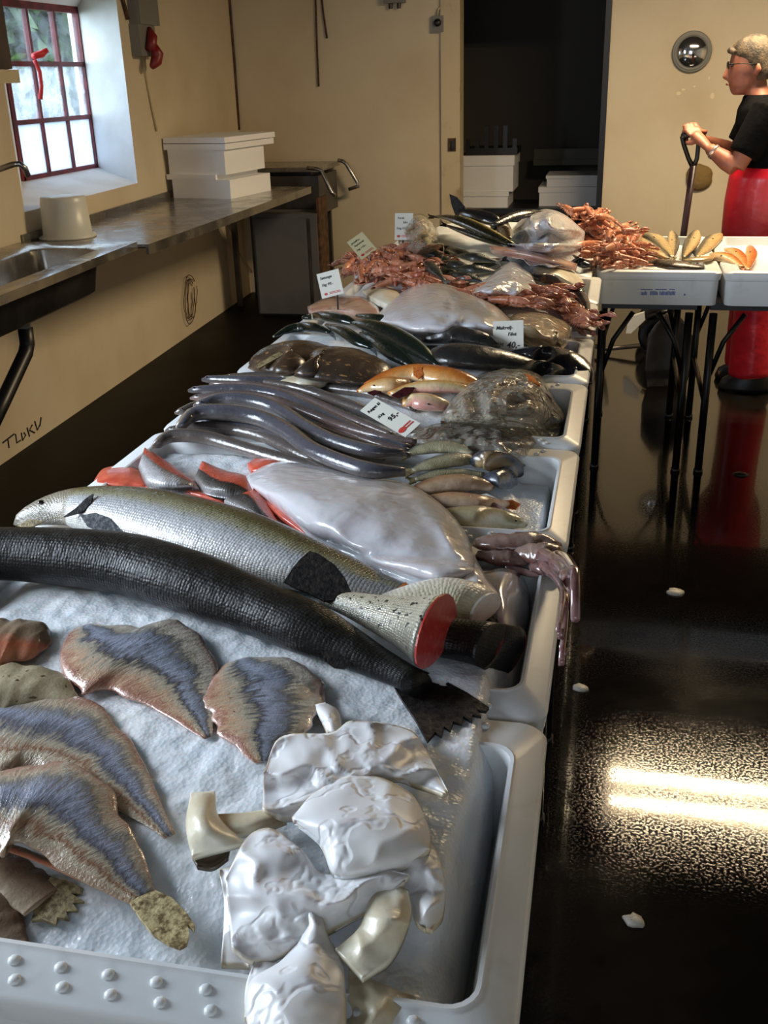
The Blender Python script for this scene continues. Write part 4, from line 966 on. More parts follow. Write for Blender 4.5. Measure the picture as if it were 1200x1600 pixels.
# ------------------------------------------------------------------ squid over the crate rim
m_squid = fishmat('squid_skin', [(0, K(150, 128, 124)), (.45, K(120, 88, 84)), (.75, K(110, 74, 64)), (1, K(150, 126, 116))], rough=.14, mott=.25, coat=1.0, sss=.2)
m_squid2 = pm('squid_arm', K(136, 108, 106), .14, var=(40, K(104, 72, 70), .4, .65), coat=1.0, sss=.2)
sq = thing('squid', on_ice(820, 870), 'purple-brown squid with arms hanging over the crate rim', 'squid')
for nm, st, o_ in (('mantle', [(742, 848, 8), (762, 850, 15), (800, 850, 18), (846, 850, 17), (868, 858, 12)], .008), ('mantle', [(746, 868, 8), (775, 872, 14), (806, 876, 13), (822, 882, 6)], .0), ('head', [(800, 866, 10), (830, 866, 19), (860, 872, 22), (880, 884, 12)], .004)):
    V, F, uv, pf, C, A = loft_data(st, zb=.850+o_, k=.7, n=24, m=18, phi=1.2, wob=.22); mesh(nm, V, F, m_squid, sq, uv, pf)
def arm(pts, r, tip=.3):
    P = catmull([tuple(p) for p in pts], 18); MB().tube([tuple(p) for p in P], list(np.linspace(r, r*tip, 18)), 8).build('arm', m_squid2, sq, smooth=True)
for i, (rim, mid, end, xo) in enumerate((((868, 880), (890, 905), (903, 962), .012), ((872, 870), (900, 896), (899, 968), .02), ((866, 888), (884, 930), (877, 1030), .002), ((862, 895), (880, 925), (872, 985), .0))):
    a = Pz(848, 868+i*5, .885); b = Pz(rim[0], rim[1], .872)
    e0 = Px(mid[0], mid[1], -.036+xo); e1 = Px((mid[0]+end[0])/2+2, (mid[1]+end[1])/2, -.034+xo); e2 = Px(end[0], end[1], -.034+xo)
    arm([a, b, e0, e1, e2], .013-.0015*i)
arm([Pz(835, 885, .865), Pz(850, 893, .868), Pz(866, 898, .860), Pz(874, 905, .857)], .010, .5)
arm([Pz(850, 868, .88), Pz(868, 872, .875), Pz(880, 885, .866), Pz(872, 893, .862)], .010, .5)
arm([Pz(790, 888, .85), Pz(815, 893, .848), Pz(838, 898, .850), Pz(858, 893, .858)], .008, .5)
for (u, v) in ((872, 990), (876, 1000), (874, 1012), (878, 1020), (873, 1032)):
    p = Px(u, v, -.036); MB().rings([[(p[0]+.0, p[1]+r*math.cos(a), p[2]+r*math.sin(a)) if 0 else (p[0]+d, p[1]+r*math.cos(a), p[2]+r*math.sin(a)) for a in [2*math.pi*q/8 for q in range(8)]] for r, d in ((.006, .0), (.006, .006), (.003, .007))]).build('sucker', m_squid2, sq, smooth=True)
# translucent pale squid body on the ice near the rim
m_pale = pm('pale_squid', K(196, 196, 200), .15, var=(20, K(172, 168, 172), .4, .7), coat=.8, sss=.35)
sheet('pale_squid', 'pale translucent squid body lying on the ice by the rim', 'squid', [(752, 895), (790, 888), (822, 905), (828, 960)], [(760, 948), (785, 985), (806, 1000), (818, 990)], m_pale, bulge=.014, fold=.003, vol=True, n=18, m=14)
# ------------------------------------------------------------------ eels
m_eel = fishmat('eel_skin', [(0, K(120, 112, 108)), (.25, K(84, 82, 84)), (.55, K(70, 72, 82)), (.85, K(96, 94, 100)), (.95, K(136, 120, 100)), (1, K(140, 126, 104))], rough=.16, mott=.04, coat=.8, sss=.05)
m_eel2 = fishmat('eel_skin_brown', [(0, K(112, 100, 92)), (.4, K(92, 84, 80)), (.8, K(80, 74, 72)), (1, K(130, 114, 98))], rough=.18, mott=.05, coat=.7)
m_eel3 = fishmat('eel_skin_pinkish', [(0, K(136, 112, 104)), (.5, K(112, 96, 94)), (.9, K(96, 88, 88)), (1, K(146, 124, 106))], rough=.18, mott=.05, coat=.7)
EE = 'eels laid side by side'
EL = [
 ([(352, 589), (434, 588), (507, 605), (580, 616), (648, 640)], 8, .0, m_eel2, 'slender brownish eel at the back edge of the eel pile'),
 ([(318, 593), (376, 595), (449, 601), (507, 620), (580, 648), (640, 676)], 10, .0, m_eel, None),
 ([(297, 610), (370, 608), (434, 618), (492, 642), (580, 684), (640, 700)], 10, .004, m_eel, None),
 ([(420, 622), (480, 645), (540, 668), (600, 684), (650, 690)], 8, .012, m_eel3, None),
 ([(300, 622), (376, 618), (434, 628), (510, 662), (590, 694), (640, 706)], 9, .0, m_eel3, None),
 ([(277, 645), (320, 632), (390, 640), (450, 660), (520, 695), (600, 716)], 10, .0, m_eel2, None),
 ([(306, 634), (347, 624), (393, 627), (434, 640), (478, 668), (522, 690), (580, 706), (630, 708)], 12, .026, m_eel, 'fat blue-grey eel lying on top in the middle of the eel pile'),
 ([(280, 668), (303, 648), (347, 645), (405, 654), (449, 675), (487, 703), (536, 724), (580, 736), (634, 738)], 14, .026, m_eel, 'fattest blue-grey eel lying on top beside the milky bag'),
 ([(330, 600), (400, 604), (470, 622), (540, 652), (612, 680)], 8, .010, m_eel3, None),
 ([(380, 634), (450, 652), (520, 680), (590, 702), (640, 712)], 8, .012, m_eel2, None),
 ([(286, 658), (350, 662), (420, 682), (500, 714), (560, 730)], 10, .004, m_eel, None),
 ([(410, 596), (470, 608), (540, 632), (600, 652), (648, 668)], 8, .006, m_eel2, None),
 ([(262, 673), (318, 668), (376, 674), (420, 686), (463, 707), (520, 735)], 11, .0, m_eel2, None),
 ([(242, 697), (262, 684), (290, 681), (330, 686), (376, 700), (434, 717), (492, 731), (560, 746)], 12, .0, m_eel2, 'brown eel at the front edge of the eel pile, head over the rim'),
]
for i, (pts, hw, off, mt, lab) in enumerate(EL):
    n = len(pts); st = [(u, v, hw*(.55 if k == 0 else .9 if k == 1 else 1.0 if k < n-1 else .55)) for k, (u, v) in enumerate(pts)]
    st = [(pts[0][0]-3, pts[0][1]+1, hw*.25)]+st
    zb = [.856+off]*2+[.846+off]*4
    body('eel', lab or {id(m_eel): 'long blue-grey eel in the lower layer of the eel pile', id(m_eel2): 'long brownish eel in the lower layer of the eel pile'}.get(id(mt), 'long pinkish-grey eel in the lower layer of the eel pile'), 'eel', st, mt, EE, zb=zb, k=.95, kb=.85, phi=2.2, n=40, m=14, eyes=[(pts[0][0]+5, pts[0][1]-3, 2.0)])
# ------------------------------------------------------------------ small fish in the third crate
m_sm1 = fishmat('grey_green_skin', [(0, K(176, 168, 134)), (.4, K(150, 144, 118)), (.62, K(92, 94, 84)), (.85, K(58, 62, 56)), (1, K(44, 46, 42))], rough=.22, mott=.1, scale=.004, coat=.7)
m_sm2 = fishmat('tan_orange_skin', [(0, K(196, 172, 146)), (.45, K(176, 140, 108)), (.75, K(160, 112, 76)), (1, K(118, 96, 70))], rough=.25, mott=.18, coat=.7)
m_sm3 = fishmat('yellow_olive_skin', [(0, K(190, 180, 148)), (.5, K(168, 156, 118)), (1, K(130, 116, 82))], rough=.25, mott=.18, coat=.7)
m_head = fishmat('dark_head_skin', [(0, K(150, 128, 92)), (.35, K(120, 104, 78)), (.5, K(66, 66, 68)), (1, K(48, 54, 66))], rough=.2, mott=.15, coat=.8)
SMF = 'small fish around the squid'
body('small_fish', 'grey-green fish with forked tail touching the eels, rearmost of three', 'fish', [(740, 712, 6), (720, 703, 10), (688, 699, 12), (655, 704, 9), (638, 710, 4)], m_sm1, SMF, off=.026, k=.6, phi=0, tail=(14, 8), finm=m_fin_y)
body('small_fish', 'grey-green fish with pale flank between two others beside the eels', 'fish', [(742, 722, 6), (728, 719, 11), (700, 721, 13), (664, 729, 10), (644, 736, 4)], m_sm1, SMF, off=.018, k=.6, phi=0, tail=(14, 8), finm=m_fin_y)
body('small_fish', 'slim dark-striped fish just behind the milky bag', 'fish', [(756, 742, 4), (720, 740, 8), (680, 743, 9), (648, 750, 4)], m_sm1, SMF, off=.008, k=.6, phi=0, tail=(12, 7), finm=m_fin_y)
body('small_fish', 'blunt-headed fish with dark blue cheek and bulging eye', 'fish', [(742, 724, 10), (756, 720, 17), (778, 724, 20), (798, 732, 18), (810, 742, 8)], m_head, SMF, off=.022, k=.75, phi=math.pi, eyes=[(790, 718, 5)], n=22, m=18)
body('small_fish', 'dark blue fish lying under the blunt-headed one', 'fish', [(760, 752, 8), (775, 750, 16), (795, 750, 18), (808, 750, 10)], fishmat('dark_blue_skin', [(0, K(70, 74, 84)), (.5, K(52, 58, 72)), (1, K(96, 104, 112))], rough=.2, coat=.8), SMF, off=.004, k=.6, eyes=[(800, 742, 2)])
body('small_fish', 'tan fish with orange back emerging from the milky bag', 'fish', [(768, 764, 6), (745, 757, 13), (700, 757, 16), (660, 765, 12), (640, 772, 5)], m_sm2, SMF, off=.006, k=.6, phi=0, fins=[('fin', [(692, 776), (702, 776), (712, 786), (704, 794), (694, 788)], .004, m_fin_g), ('gill_flap', [(722, 772), (740, 776), (760, 772), (777, 780), (768, 788), (750, 786), (732, 780)], .006, m_salmon_b)])
body('small_fish', 'tan fish with pink gills lying on the pale melting ice', 'fish', [(796, 786, 4), (775, 788, 10), (745, 786, 14), (705, 783, 15), (672, 782, 10)], m_sm2, SMF, off=.0, k=.5, phi=0, fins=[('fin', [(785, 783), (800, 782), (813, 788), (806, 796), (790, 794)], .003, m_fin_o), ('gill_flap', [(760, 790), (772, 786), (784, 792), (778, 802), (764, 800)], .006, finmat('pink_gill', K(196, 160, 160), K(160, 96, 92)))])
body('small_fish', 'olive yellow fish closest to the squid', 'fish', [(820, 822, 5), (800, 816, 14), (760, 810, 19), (718, 806, 16), (690, 802, 8)], m_sm3, SMF, off=.0, k=.5, phi=0, eyes=[(806, 812, 2.5)])
# ------------------------------------------------------------------ bagged fish, flatfish and orange fish
def clearbag(label, L, R, mat, inner=(), off=0.0, bulge=.05, fold=.01, p=.6, fs=.03, n=30, m=20):
    u = sum(q[0] for q in L)/len(L); v = sum(q[1] for q in R)/len(R)
    b = thing('plastic_bag', on_ice(u, v), label, 'bag', 'plastic bags on the fish')
    sheet('bag_body', None, None, L, R, mat, off=off, bulge=bulge, fold=fold, fs=fs, vol=True, n=n, m=m, parent=b, p=p, ridge=True)
    return b
m_gb = fishmat('grey_brown_skin', [(0, K(150, 134, 116)), (.4, K(126, 112, 102)), (.7, K(100, 88, 84)), (1, K(120, 104, 88))], rough=.2, mott=.15, coat=.8)
BF = 'fish inside the clear bags'
body('bagged_fish', 'grey-brown fish with an orange fin inside the upright clear bag', 'fish', [(880, 655, 3), (858, 648, 14), (820, 630, 30), (770, 628, 28), (720, 640, 16), (700, 648, 6)], m_gb, BF, off=.004, k=.6, fins=[('fin', [(822, 584), (834, 590), (844, 602), (838, 604), (826, 596)], .008, m_fin_o)])
clearbag('clear plastic bag with white crinkles around a grey-brown fish', [(690, 648), (712, 616), (752, 584), (806, 572), (846, 588), (870, 626), (884, 652)], [(688, 660), (730, 664), (780, 668), (830, 668), (862, 668), (884, 660)], m_bagc, off=.006, bulge=.07, fold=.012)
body('bagged_fish', 'brown skate-like fish inside the flat clear bag', 'fish', [(640, 690, 4), (680, 682, 16), (740, 688, 20), (800, 692, 18), (850, 682, 6)], m_gb, BF, off=.0, k=.25)
clearbag('flat clear plastic bag with a row of white wrinkles by the crate corner', [(636, 684), (680, 662), (760, 662), (830, 668), (880, 660)], [(650, 698), (700, 700), (760, 714), (812, 718), (862, 698)], m_bagc, off=.004, bulge=.03, fold=.008)
m_flat = fishmat('brown_flatfish_skin', [(0, K(60, 46, 34)), (.3, K(86, 68, 50)), (.6, K(72, 58, 46)), (1, K(52, 42, 34))], rough=.26, mott=.3, coat=.6, spots=(45, .62, K(150, 112, 70), 0))
FL = 'brown flatfish beside the mackerel'
def flat(label, L, R, off, **kw):
    st, _, _ = edges2st(L, R); return body('flatfish', label, 'fish', st, m_flat, FL, off=off, k=.3, kb=.4, n=26, m=18, wob=.08, **kw)
flat('dark brown flatfish with a pale tail fin over the left rim', [(512, 568), (495, 540), (460, 531), (424, 550), (392, 574)], [(508, 582), (480, 594), (440, 592), (410, 590), (390, 582)], .012, fins=[('tail_fin', [(400, 572), (425, 556), (447, 546), (448, 552), (428, 563), (404, 577)], .004, m_fin_y)], eyes=[(498, 556, 2.5)])
flat('large brown flatfish leaning against the mackerel', [(484, 552), (515, 536), (560, 552), (596, 586)], [(488, 590), (525, 610), (566, 616), (600, 608)], .02, eyes=[(588, 590, 2.5)])
sheet('pale_fillet', 'creamy white fillet between the flatfish and the eels', 'fillet', [(432, 592), (466, 582), (494, 569), (509, 582)], [(440, 600), (480, 604), (502, 602), (512, 596)], m_skiny, off=.01, bulge=.016, fold=.004, vol=True, n=18, m=12)
sheet('pale_fillet', 'thin pinkish fillet at the back of the eels by the rim', 'fillet', [(366, 586), (400, 580), (440, 588)], [(370, 593), (405, 592), (445, 598)], pm('pink_fillet', K(206, 168, 146), .28, coat=.6, sss=.2), off=.006, bulge=.01, fold=.002, vol=True, n=14, m=8)
m_or = fishmat('orange_fish_skin', [(0, K(226, 196, 150)), (.3, K(222, 172, 110)), (.6, K(214, 132, 58)), (1, K(176, 92, 38))], rough=.18, mott=.18, coat=.9, sss=.1)
m_or2 = fishmat('cream_orange_skin', [(0, K(222, 160, 150)), (.35, K(226, 204, 160)), (.65, K(222, 180, 110)), (1, K(206, 128, 58))], rough=.18, mott=.15, coat=.9, sss=.1)
OR = 'orange fish beside the price card'
m_gill = finmat('dark_gill', K(70, 20, 26), K(34, 10, 14))
body('orange_fish', 'large orange fish with reddish fin and dark gill, lying at the back', 'fish', [(752, 612, 6), (735, 602, 14), (700, 592, 19), (650, 584, 16), (610, 590, 13), (575, 602, 6)], m_or, OR, off=.03, k=.6, phi=.6, fins=[('pectoral_fin', [(646, 574), (658, 574), (662, 586), (654, 592), (646, 586)], .004, m_fin_o), ('gill', [(690, 602), (710, 598), (728, 604), (724, 610), (706, 608)], .004, m_gill)])
body('orange_fish', 'cream-bellied orange fish lying across the front of the large one', 'fish', [(742, 614, 4), (720, 608, 9), (680, 605, 12), (640, 608, 9), (610, 616, 5)], m_or2, OR, off=.034, k=.6, phi=.5, fins=[('gill', [(612, 618), (632, 606), (648, 606), (640, 616), (622, 622)], .006, m_gill)])
body('orange_fish', 'orange fish with open jaw lying nearest the eels', 'fish', [(560, 612, 3), (580, 606, 10), (610, 602, 14), (640, 600, 8)], m_or, OR, off=.026, k=.6, phi=math.pi, fins=[('gill', [(574, 614), (586, 610), (600, 606), (596, 612), (584, 618)], .006, m_gill)], eyes=[(584, 602, 2)])
body('orange_fish', 'short orange fish head with white throat beside the clear bag', 'fish', [(633, 634, 4), (642, 628, 12), (665, 630, 16), (690, 634, 12), (706, 636, 5)], m_or2, OR, off=.012, k=.7, phi=math.pi, eyes=[(668, 634, 2.4)])
# black glossy monkfish heads and dark bodies
m_mk = fishmat('black_glossy_skin', [(0, K(40, 38, 40)), (.5, K(22, 22, 26)), (1, K(34, 36, 44))], rough=.12, mott=.2, coat=1.0)
m_dk = fishmat('dark_grey_skin', [(0, K(84, 80, 74)), (.5, K(52, 50, 48)), (1, K(36, 35, 34))], rough=.25, mott=.15, coat=.7)
MK = 'black glossy fish by the right rim'
body('black_fish', 'big black glossy fish head over the right crate rim', 'fish', [(800, 552, 6), (830, 552, 12), (862, 560, 20), (890, 572, 24), (908, 586, 18), (920, 599, 5)], m_mk, MK, off=.03, k=.6, phi=0, fins=[('mouth', [(896, 603), (912, 600), (920, 601), (912, 607), (898, 608)], .004, m_fin_g)], eyes=[(897, 580, 3.5)], n=24, m=18)
body('black_fish', 'second black glossy fish lying under the big black head', 'fish', [(818, 572, 6), (840, 576, 15), (868, 590, 21), (886, 604, 15), (894, 618, 5)], m_mk, MK, off=.008, k=.6, phi=0, fins=[('fin', [(836, 566), (852, 566), (872, 578), (866, 581), (848, 574)], .008, m_fin_y)], n=22, m=16)
body('black_fish', 'long dark grey fish behind the orange fish and the price card', 'fish', [(668, 552, 5), (690, 556, 20), (730, 560, 24), (780, 566, 20), (830, 574, 12)], m_dk, MK, off=.02, k=.5, n=24)
body('black_fish', 'dark rounded fish back bulging under the big milky bag', 'fish', [(664, 532, 5), (690, 526, 14), (720, 526, 17), (755, 534, 14), (775, 542, 6)], m_dk, MK, off=.035, k=.6, n=22)
# ------------------------------------------------------------------ mackerel
m_mack = fishmat('mackerel_skin', [(0, K(206, 206, 190)), (.30, K(176, 178, 150)), (.48, K(120, 128, 96)), (.60, K(52, 66, 50)), (1, K(24, 34, 30))], rough=.16, mott=.05, coat=.9, metal=.15, band=(55, K(16, 22, 20), .58))
MA = 'mackerel heaped beside the flatfish'
for lab, st, off, ph in (
 ('dark green mackerel lying highest on the heap under the milky bag', [(549, 505, 3), (572, 509, 11), (612, 524, 16), (652, 547, 14), (686, 572, 3)], .04, 0),
 ('mackerel with bright striped belly, lowest in front by the orange fish', [(564, 521, 3), (588, 533, 12), (616, 553, 14), (640, 569, 8), (652, 577, 3)], .022, 0),
 ('small mackerel wedged behind the brown flatfish', [(510, 508, 3), (534, 518, 10), (560, 534, 10), (582, 544, 4)], .02, 0),
 ('pale mackerel touching the lower edge of the big milky bag', [(558, 493, 3), (590, 499, 9), (630, 509, 9), (662, 522, 3)], .03, 0),
 ('pale mackerel just in front of the pink fillets', [(472, 497, 3), (505, 495, 9), (540, 501, 9), (560, 508, 3)], .02, 0),
 ('dark mackerel lying near the left rim', [(428, 526, 2), (455, 515, 8), (490, 513, 9), (516, 520, 3)], .012, 0)):
    body('mackerel', lab, 'fish', st, m_mack, MA, off=off, k=.75, phi=ph+math.pi*.12, n=26, m=16, tail=(12, 9), finm=m_fin_g, eyes=[(st[0][0]+7, st[0][1]+1, 1.6)])
# ------------------------------------------------------------------ fillets and bags farther back
m_pk = pm('pink_fillet_flesh', K(206, 170, 152), .24, var=(20, K(190, 140, 124), .45, .7), bump=(40, .3, .004), coat=.7, sss=.2)
PF = 'pink fillets by the price cards'
sheet('pink_fillet', 'pink fillet with a pale stripe in front of the leaning price card', 'fillet', [(480, 479), (512, 464), (545, 462), (574, 466), (592, 480)], [(484, 490), (520, 488), (550, 494), (574, 498), (594, 492)], m_pk, PF, off=.012, bulge=.02, fold=.004, vol=True, n=18, m=12)
sheet('pink_fillet', 'creamy fillet between the pink fillet and the langoustines', 'fillet', [(566, 454), (590, 444), (618, 452), (626, 462)], [(578, 466), (600, 480), (616, 482), (628, 474)], m_skiny, PF, off=.02, bulge=.016, fold=.004, vol=True, n=16, m=10)
clearbag('big milky white bag bulging between mackerel and langoustines', [(588, 494), (612, 468), (650, 445), (682, 441), (730, 455), (772, 476), (802, 504)], [(594, 506), (640, 522), (690, 524), (730, 520), (770, 524), (800, 518)], m_bag, off=.02, bulge=.055, fold=.006, p=.55)
clearbag('crumpled tan bag against the right rim behind the price card', [(786, 508), (806, 490), (850, 490), (888, 504)], [(800, 524), (842, 532), (872, 540), (892, 526)], m_bagt, off=.01, bulge=.04, fold=.008)
clearbag('pointed white bag with a dark hole in front of the grey fish', [(722, 456), (762, 434), (800, 408), (828, 426)], [(740, 460), (782, 464), (822, 464), (842, 452)], m_bagw, off=.02, bulge=.035, fold=.006)
clearbag('large white bag at the far end in front of the doorway', [(788, 372), (812, 345), (848, 327), (880, 334), (914, 362)], [(796, 382), (832, 394), (870, 397), (908, 388)], m_bagw, off=.02, bulge=.075, fold=.012, p=.5)
body('small_fish', 'grey-green fish under the clear bag at the far left', 'fish', [(668, 352, 4), (660, 368, 10), (668, 384, 8), (684, 392, 4)], m_sm1, 'grey fish under the clear bag', off=.02, k=.6)
clearbag('tall crinkled clear bag next to the upright price card', [(622, 372), (634, 345), (656, 334), (676, 346), (690, 372)], [(628, 386), (646, 396), (664, 398), (678, 394), (694, 386)], m_bagc, off=.02, bulge=.08, fold=.014, p=.5)
LF = 'long slim fish at the far end'
m_gar = fishmat('yellow_black_skin', [(0, K(220, 206, 150)), (.35, K(206, 186, 120)), (.5, K(96, 86, 44)), (.62, K(40, 38, 24)), (1, K(30, 30, 22))], rough=.18, mott=.05, coat=.9)
body('slim_fish', 'long yellow-bellied fish pointing up beside the clear bag', 'fish', [(800, 382, 4), (765, 366, 9), (730, 350, 10), (700, 341, 6), (676, 339, 2)], m_gar, LF, off=.06, k=.7, phi=math.pi, tail=(8, 4), finm=m_fin_k, eyes=[(790, 376, 1.5)])
body('slim_fish', 'thinner yellow-striped fish just below the long yellow-bellied one', 'fish', [(808, 388, 2), (770, 378, 6), (735, 366, 6), (696, 352, 2)], m_gar, LF, off=.045, k=.7, phi=math.pi, tail=(8, 4), finm=m_fin_k)
DK = 'dark fish at the far end'
body('dark_fish', 'black fish with an upright tail fin against the pale door lining', 'fish', [(786, 352, 4), (765, 344, 12), (738, 336, 12), (718, 330, 7)], m_mk, DK, off=.07, k=.7, fins=[('tail_fin', [(702, 303), (714, 308), (726, 322), (732, 336), (712, 338), (706, 322)], .0, m_fin_k, (0, -1, .25))])
body('dark_fish', 'blackish fish lying behind the large white bag', 'fish', [(770, 352, 4), (800, 340, 8), (830, 334, 7), (856, 334, 3)], m_dk, DK, off=.08, k=.7, eyes=[(776, 350, 1.5)])
body('dark_fish', 'brown fish head with white bands beside the large white bag', 'fish', [(770, 366, 5), (780, 352, 11), (790, 362, 10), (796, 374, 4)], fishmat('banded_head', [(0, K(190, 180, 160)), (.3, K(66, 52, 40)), (.7, K(58, 44, 34)), (1, K(170, 160, 140))], rough=.2, coat=.8), DK, off=.05, k=.7, eyes=[(778, 352, 1.6)])
GF = 'grey fish heaped behind the white bag'
rn = random.Random(21)
for i, (u, v, a) in enumerate(((700, 392, .3), (722, 398, .5), (745, 404, .2), (690, 408, .6), (716, 416, .35), (742, 422, .1), (700, 428, .5), (728, 434, .3), (676, 420, .9), (760, 412, -.3), (672, 396, .4))):
    l = 30+rn.uniform(-4, 5); c_, s_ = math.cos(a), math.sin(a)
    st = [(u-l*c_+0*t, v-l*s_*.8, 2) for t in (0,)]+[(u-l*.5*c_, v-l*.5*s_*.8, 7), (u, v, 9), (u+l*.5*c_, v+l*.5*s_*.8, 6), (u+l*c_, v+l*s_*.8, 2)]
    body('grey_fish', 'dark grey-green fish in the heap behind the pointed white bag', 'fish', st, m_sm1 if i % 3 else m_mack, GF, off=.018+.014*(i % 3), k=.65, phi=math.pi*.3, n=18, m=12, tail=(8, 6), finm=m_fin_g, eyes=[(st[0][0]+5, st[0][1]+2, 1.2)])
sheet('pink_fillet', 'long thin pink fillet in front of the large white bag', 'fillet', [(764, 384), (810, 386), (860, 398), (902, 412)], [(770, 394), (812, 400), (856, 410), (900, 421)], m_pk, 'pink fillets at the far end', off=.03, bulge=.016, fold=.004, vol=True, n=18, m=8)
sheet('pink_fillet', 'pale yellowish fillet at the right rim below the long pink one', 'fillet', [(832, 418), (866, 412), (896, 424), (912, 440)], [(838, 432), (866, 434), (890, 446), (908, 450)], m_skiny, 'pink fillets at the far end', off=.012, bulge=.014, fold=.004, vol=True, n=16, m=8)
for lab, st, off in (('dark striped fish piece lying in front of the pale yellowish fillet', [(826, 427, 3), (842, 434, 8), (860, 438, 9), (876, 446, 4)], .03), ('blackish green fish curving down over the right rim', [(866, 446, 5), (884, 452, 10), (902, 462, 12), (914, 476, 8), (919, 490, 3)], .02), ('dark fish tail showing beside the short crate row', [(896, 400, 3), (904, 408, 8), (914, 414, 8), (922, 412, 3)], .03)):
    body('dark_fish', lab, 'fish', st, m_dk if 'striped' in lab else m_mk, 'dark fish at the right rim', off=off, k=.6, n=18, m=12, eyes=[(st[-1][0]-4, st[-1][1]-4, 1.5)])
# ------------------------------------------------------------------ langoustines
def langmat(name, cols):
    g = G(name); co = g.n('TexCoord').outputs['Object']; r = g.n('ObjectInfo').outputs['Random']
    c = g.ramp(r, cols); c = g.mix(g.sm(g.noise(co, 70, 3), .45, .7), c, g.mix(.5, c, K(226, 190, 168)))
    return g.done(g.bsdf(c, .32, 0, g.bump(g.noise(co, 110, 3), .3, .002)))
m_lang = langmat('langoustine_shell', [(0, K(168, 96, 64)), (.3, K(192, 118, 82)), (.55, K(204, 138, 108)), (.8, K(176, 104, 84)), (1, K(150, 92, 66))])
m_lang2 = langmat('langoustine_claw', [(0, K(160, 84, 56)), (.4, K(186, 118, 88)), (.7, K(172, 92, 74)), (1, K(120, 80, 64))])
def lang_parts():
    P = {}
    mb = MB(); R = []
    for x, r in ((.072, .003), (.064, .008), (.053, .0145), (.035, .0175), (.012, .0185), (.0, .0165)): R.append([(x, r*.85*math.cos(a), .014+r*math.sin(a)) for a in [2*math.pi*k/10 for k in range(10)]])
    P['carapace'] = (mb.rings(R), m_lang)
    mb = MB(); R = []
    for k in range(13):
        x = -.0012-.0062*k; r = (.0168-.00045*k)*(1.0 if k % 2 == 0 else .88); R.append([(x, r*.85*math.cos(a), .0135+r*math.sin(a)-.00005*k*k) for a in [2*math.pi*q/10 for q in range(10)]])
    P['tail'] = (mb.rings(R), m_lang)
    mb = MB()
    for a in (-.7, -.35, 0, .35, .7):
        c, s = math.cos(a), math.sin(a); mb.prism([(-.074, -.004*1), (-.074-.02*c-.004*s, .02*s*1.0-.005), (-.074-.026*c, .026*s), (-.074-.02*c+.004*s, .02*s+.005), (-.074, .004)], .004, .007)
    P['tail_fan'] = (mb, m_lang)
    for i, sg in enumerate((-1, 1)):
        mb = MB(); mb.tube([(.055, sg*.010, .010), (.072, sg*.020, .011), (.086, sg*.020, .012)], [.003, .004, .0045], 6)
        mb.tube([(.086, sg*.020, .012), (.100, sg*.022, .013), (.114, sg*.020, .012), (.128, sg*.015, .010)], [.005, .0085, .006, .0015], 6)
        mb.tube([(.104, sg*.014, .013), (.116, sg*.0115, .011), (.128, sg*.0125, .010)], [.004, .003, .001], 5)
        P['claw%d' % i] = (mb, m_lang2)
    mb = MB()
    for sg in (-1, 1):
        for k in range(4): mb.tube([(.045-.012*k, sg*.008, .010), (.05-.018*k, sg*.022, .014), (.052-.022*k, sg*.030, .003)], [.002, .0016, .0008], 4)
        mb.tube([(.07, sg*.003, .016), (.09, sg*.010, .020), (.12, sg*.018, .016)], [.0011, .0009, .0006], 4)
    P['legs'] = (mb, m_lang2)
    return P
LP = {}
def lang_proto():
    for k, (mb, mt) in lang_parts().items():
        me = bpy.data.meshes.new(k.rstrip('01')); me.from_pydata([tuple(v) for v in mb.V], [], mb.F); me.update(); me.polygons.foreach_set('use_smooth', [True]*len(me.polygons)); me.materials.append(mt); LP[k] = me
lang_proto()
def langoustine(P, rot, sc, label, grp):
    t = bpy.data.objects.new('langoustine', None); COL.objects.link(t); t.location = [float(x) for x in P]; t.rotation_euler = rot; t.scale = (sc, sc, sc); tag(t, label, 'langoustine', grp)
    for k, me in LP.items():
        c = bpy.data.objects.new(k.rstrip('01'), me); COL.objects.link(c); c.parent = t
def inpoly(u, v, poly):
    c = False; n = len(poly)
    for i in range(n):
        (x0, y0), (x1, y1) = poly[i], poly[(i+1) % n]
        if (y0 > v) != (y1 > v) and u < (x1-x0)*(v-y0)/(y1-y0)+x0: c = not c
    return c
def pile(poly, n, label, grp, seed, off0, off1, ang=(0, 6.28), sc=(.85, 1.05), tilt=.35):
    r = random.Random(seed); us = [p[0] for p in poly]; vs = [p[1] for p in poly]; k = 0
    pts = []
    while k < n:
        best = None
        for _ in range(8):
            u, v = r.uniform(min(us), max(us)), r.uniform(min(vs), max(vs))
            if not inpoly(u, v, poly): continue
            d = min([math.hypot(u-a, (v-b)*1.6) for a, b in pts] or [99])
            if best is None or d > best[0]: best = (d, u, v)
        if best is None: continue
        _, u, v = best; pts.append((u, v)); k += 1
        P = on_ice(u, v, off0+(off1-off0)*r.random())
        if P[1] < 4.14 and P[0] > -.085: P = np.array([-.085-.05*r.random(), P[1], max(P[2], .855)])
        if 4.1 <= P[1] < 4.26 and P[0] > -.12: P = np.array([max(P[0], XR0+.06), 4.27, P[2]])
        langoustine(P, (r.uniform(-.6, .6), r.uniform(-tilt, tilt), r.uniform(*ang)), r.uniform(*sc), label, grp)
pile([(532, 408), (560, 398), (600, 388), (650, 386), (672, 396), (676, 440), (650, 452), (600, 446), (560, 440), (548, 428)], 46, 'orange-pink langoustine in the heap behind the pink fillets', 'langoustines behind the pink fillets', 1, .004, .055)
pile([(888, 334), (920, 332), (950, 344), (985, 362), (1000, 390), (1008, 412), (985, 424), (945, 422), (925, 408), (908, 388), (918, 362)], 62, 'orange-brown langoustine in the heap spilling over the short crate row', 'langoustines spilling over the short crate row', 2, .0, .05, tilt=.22)
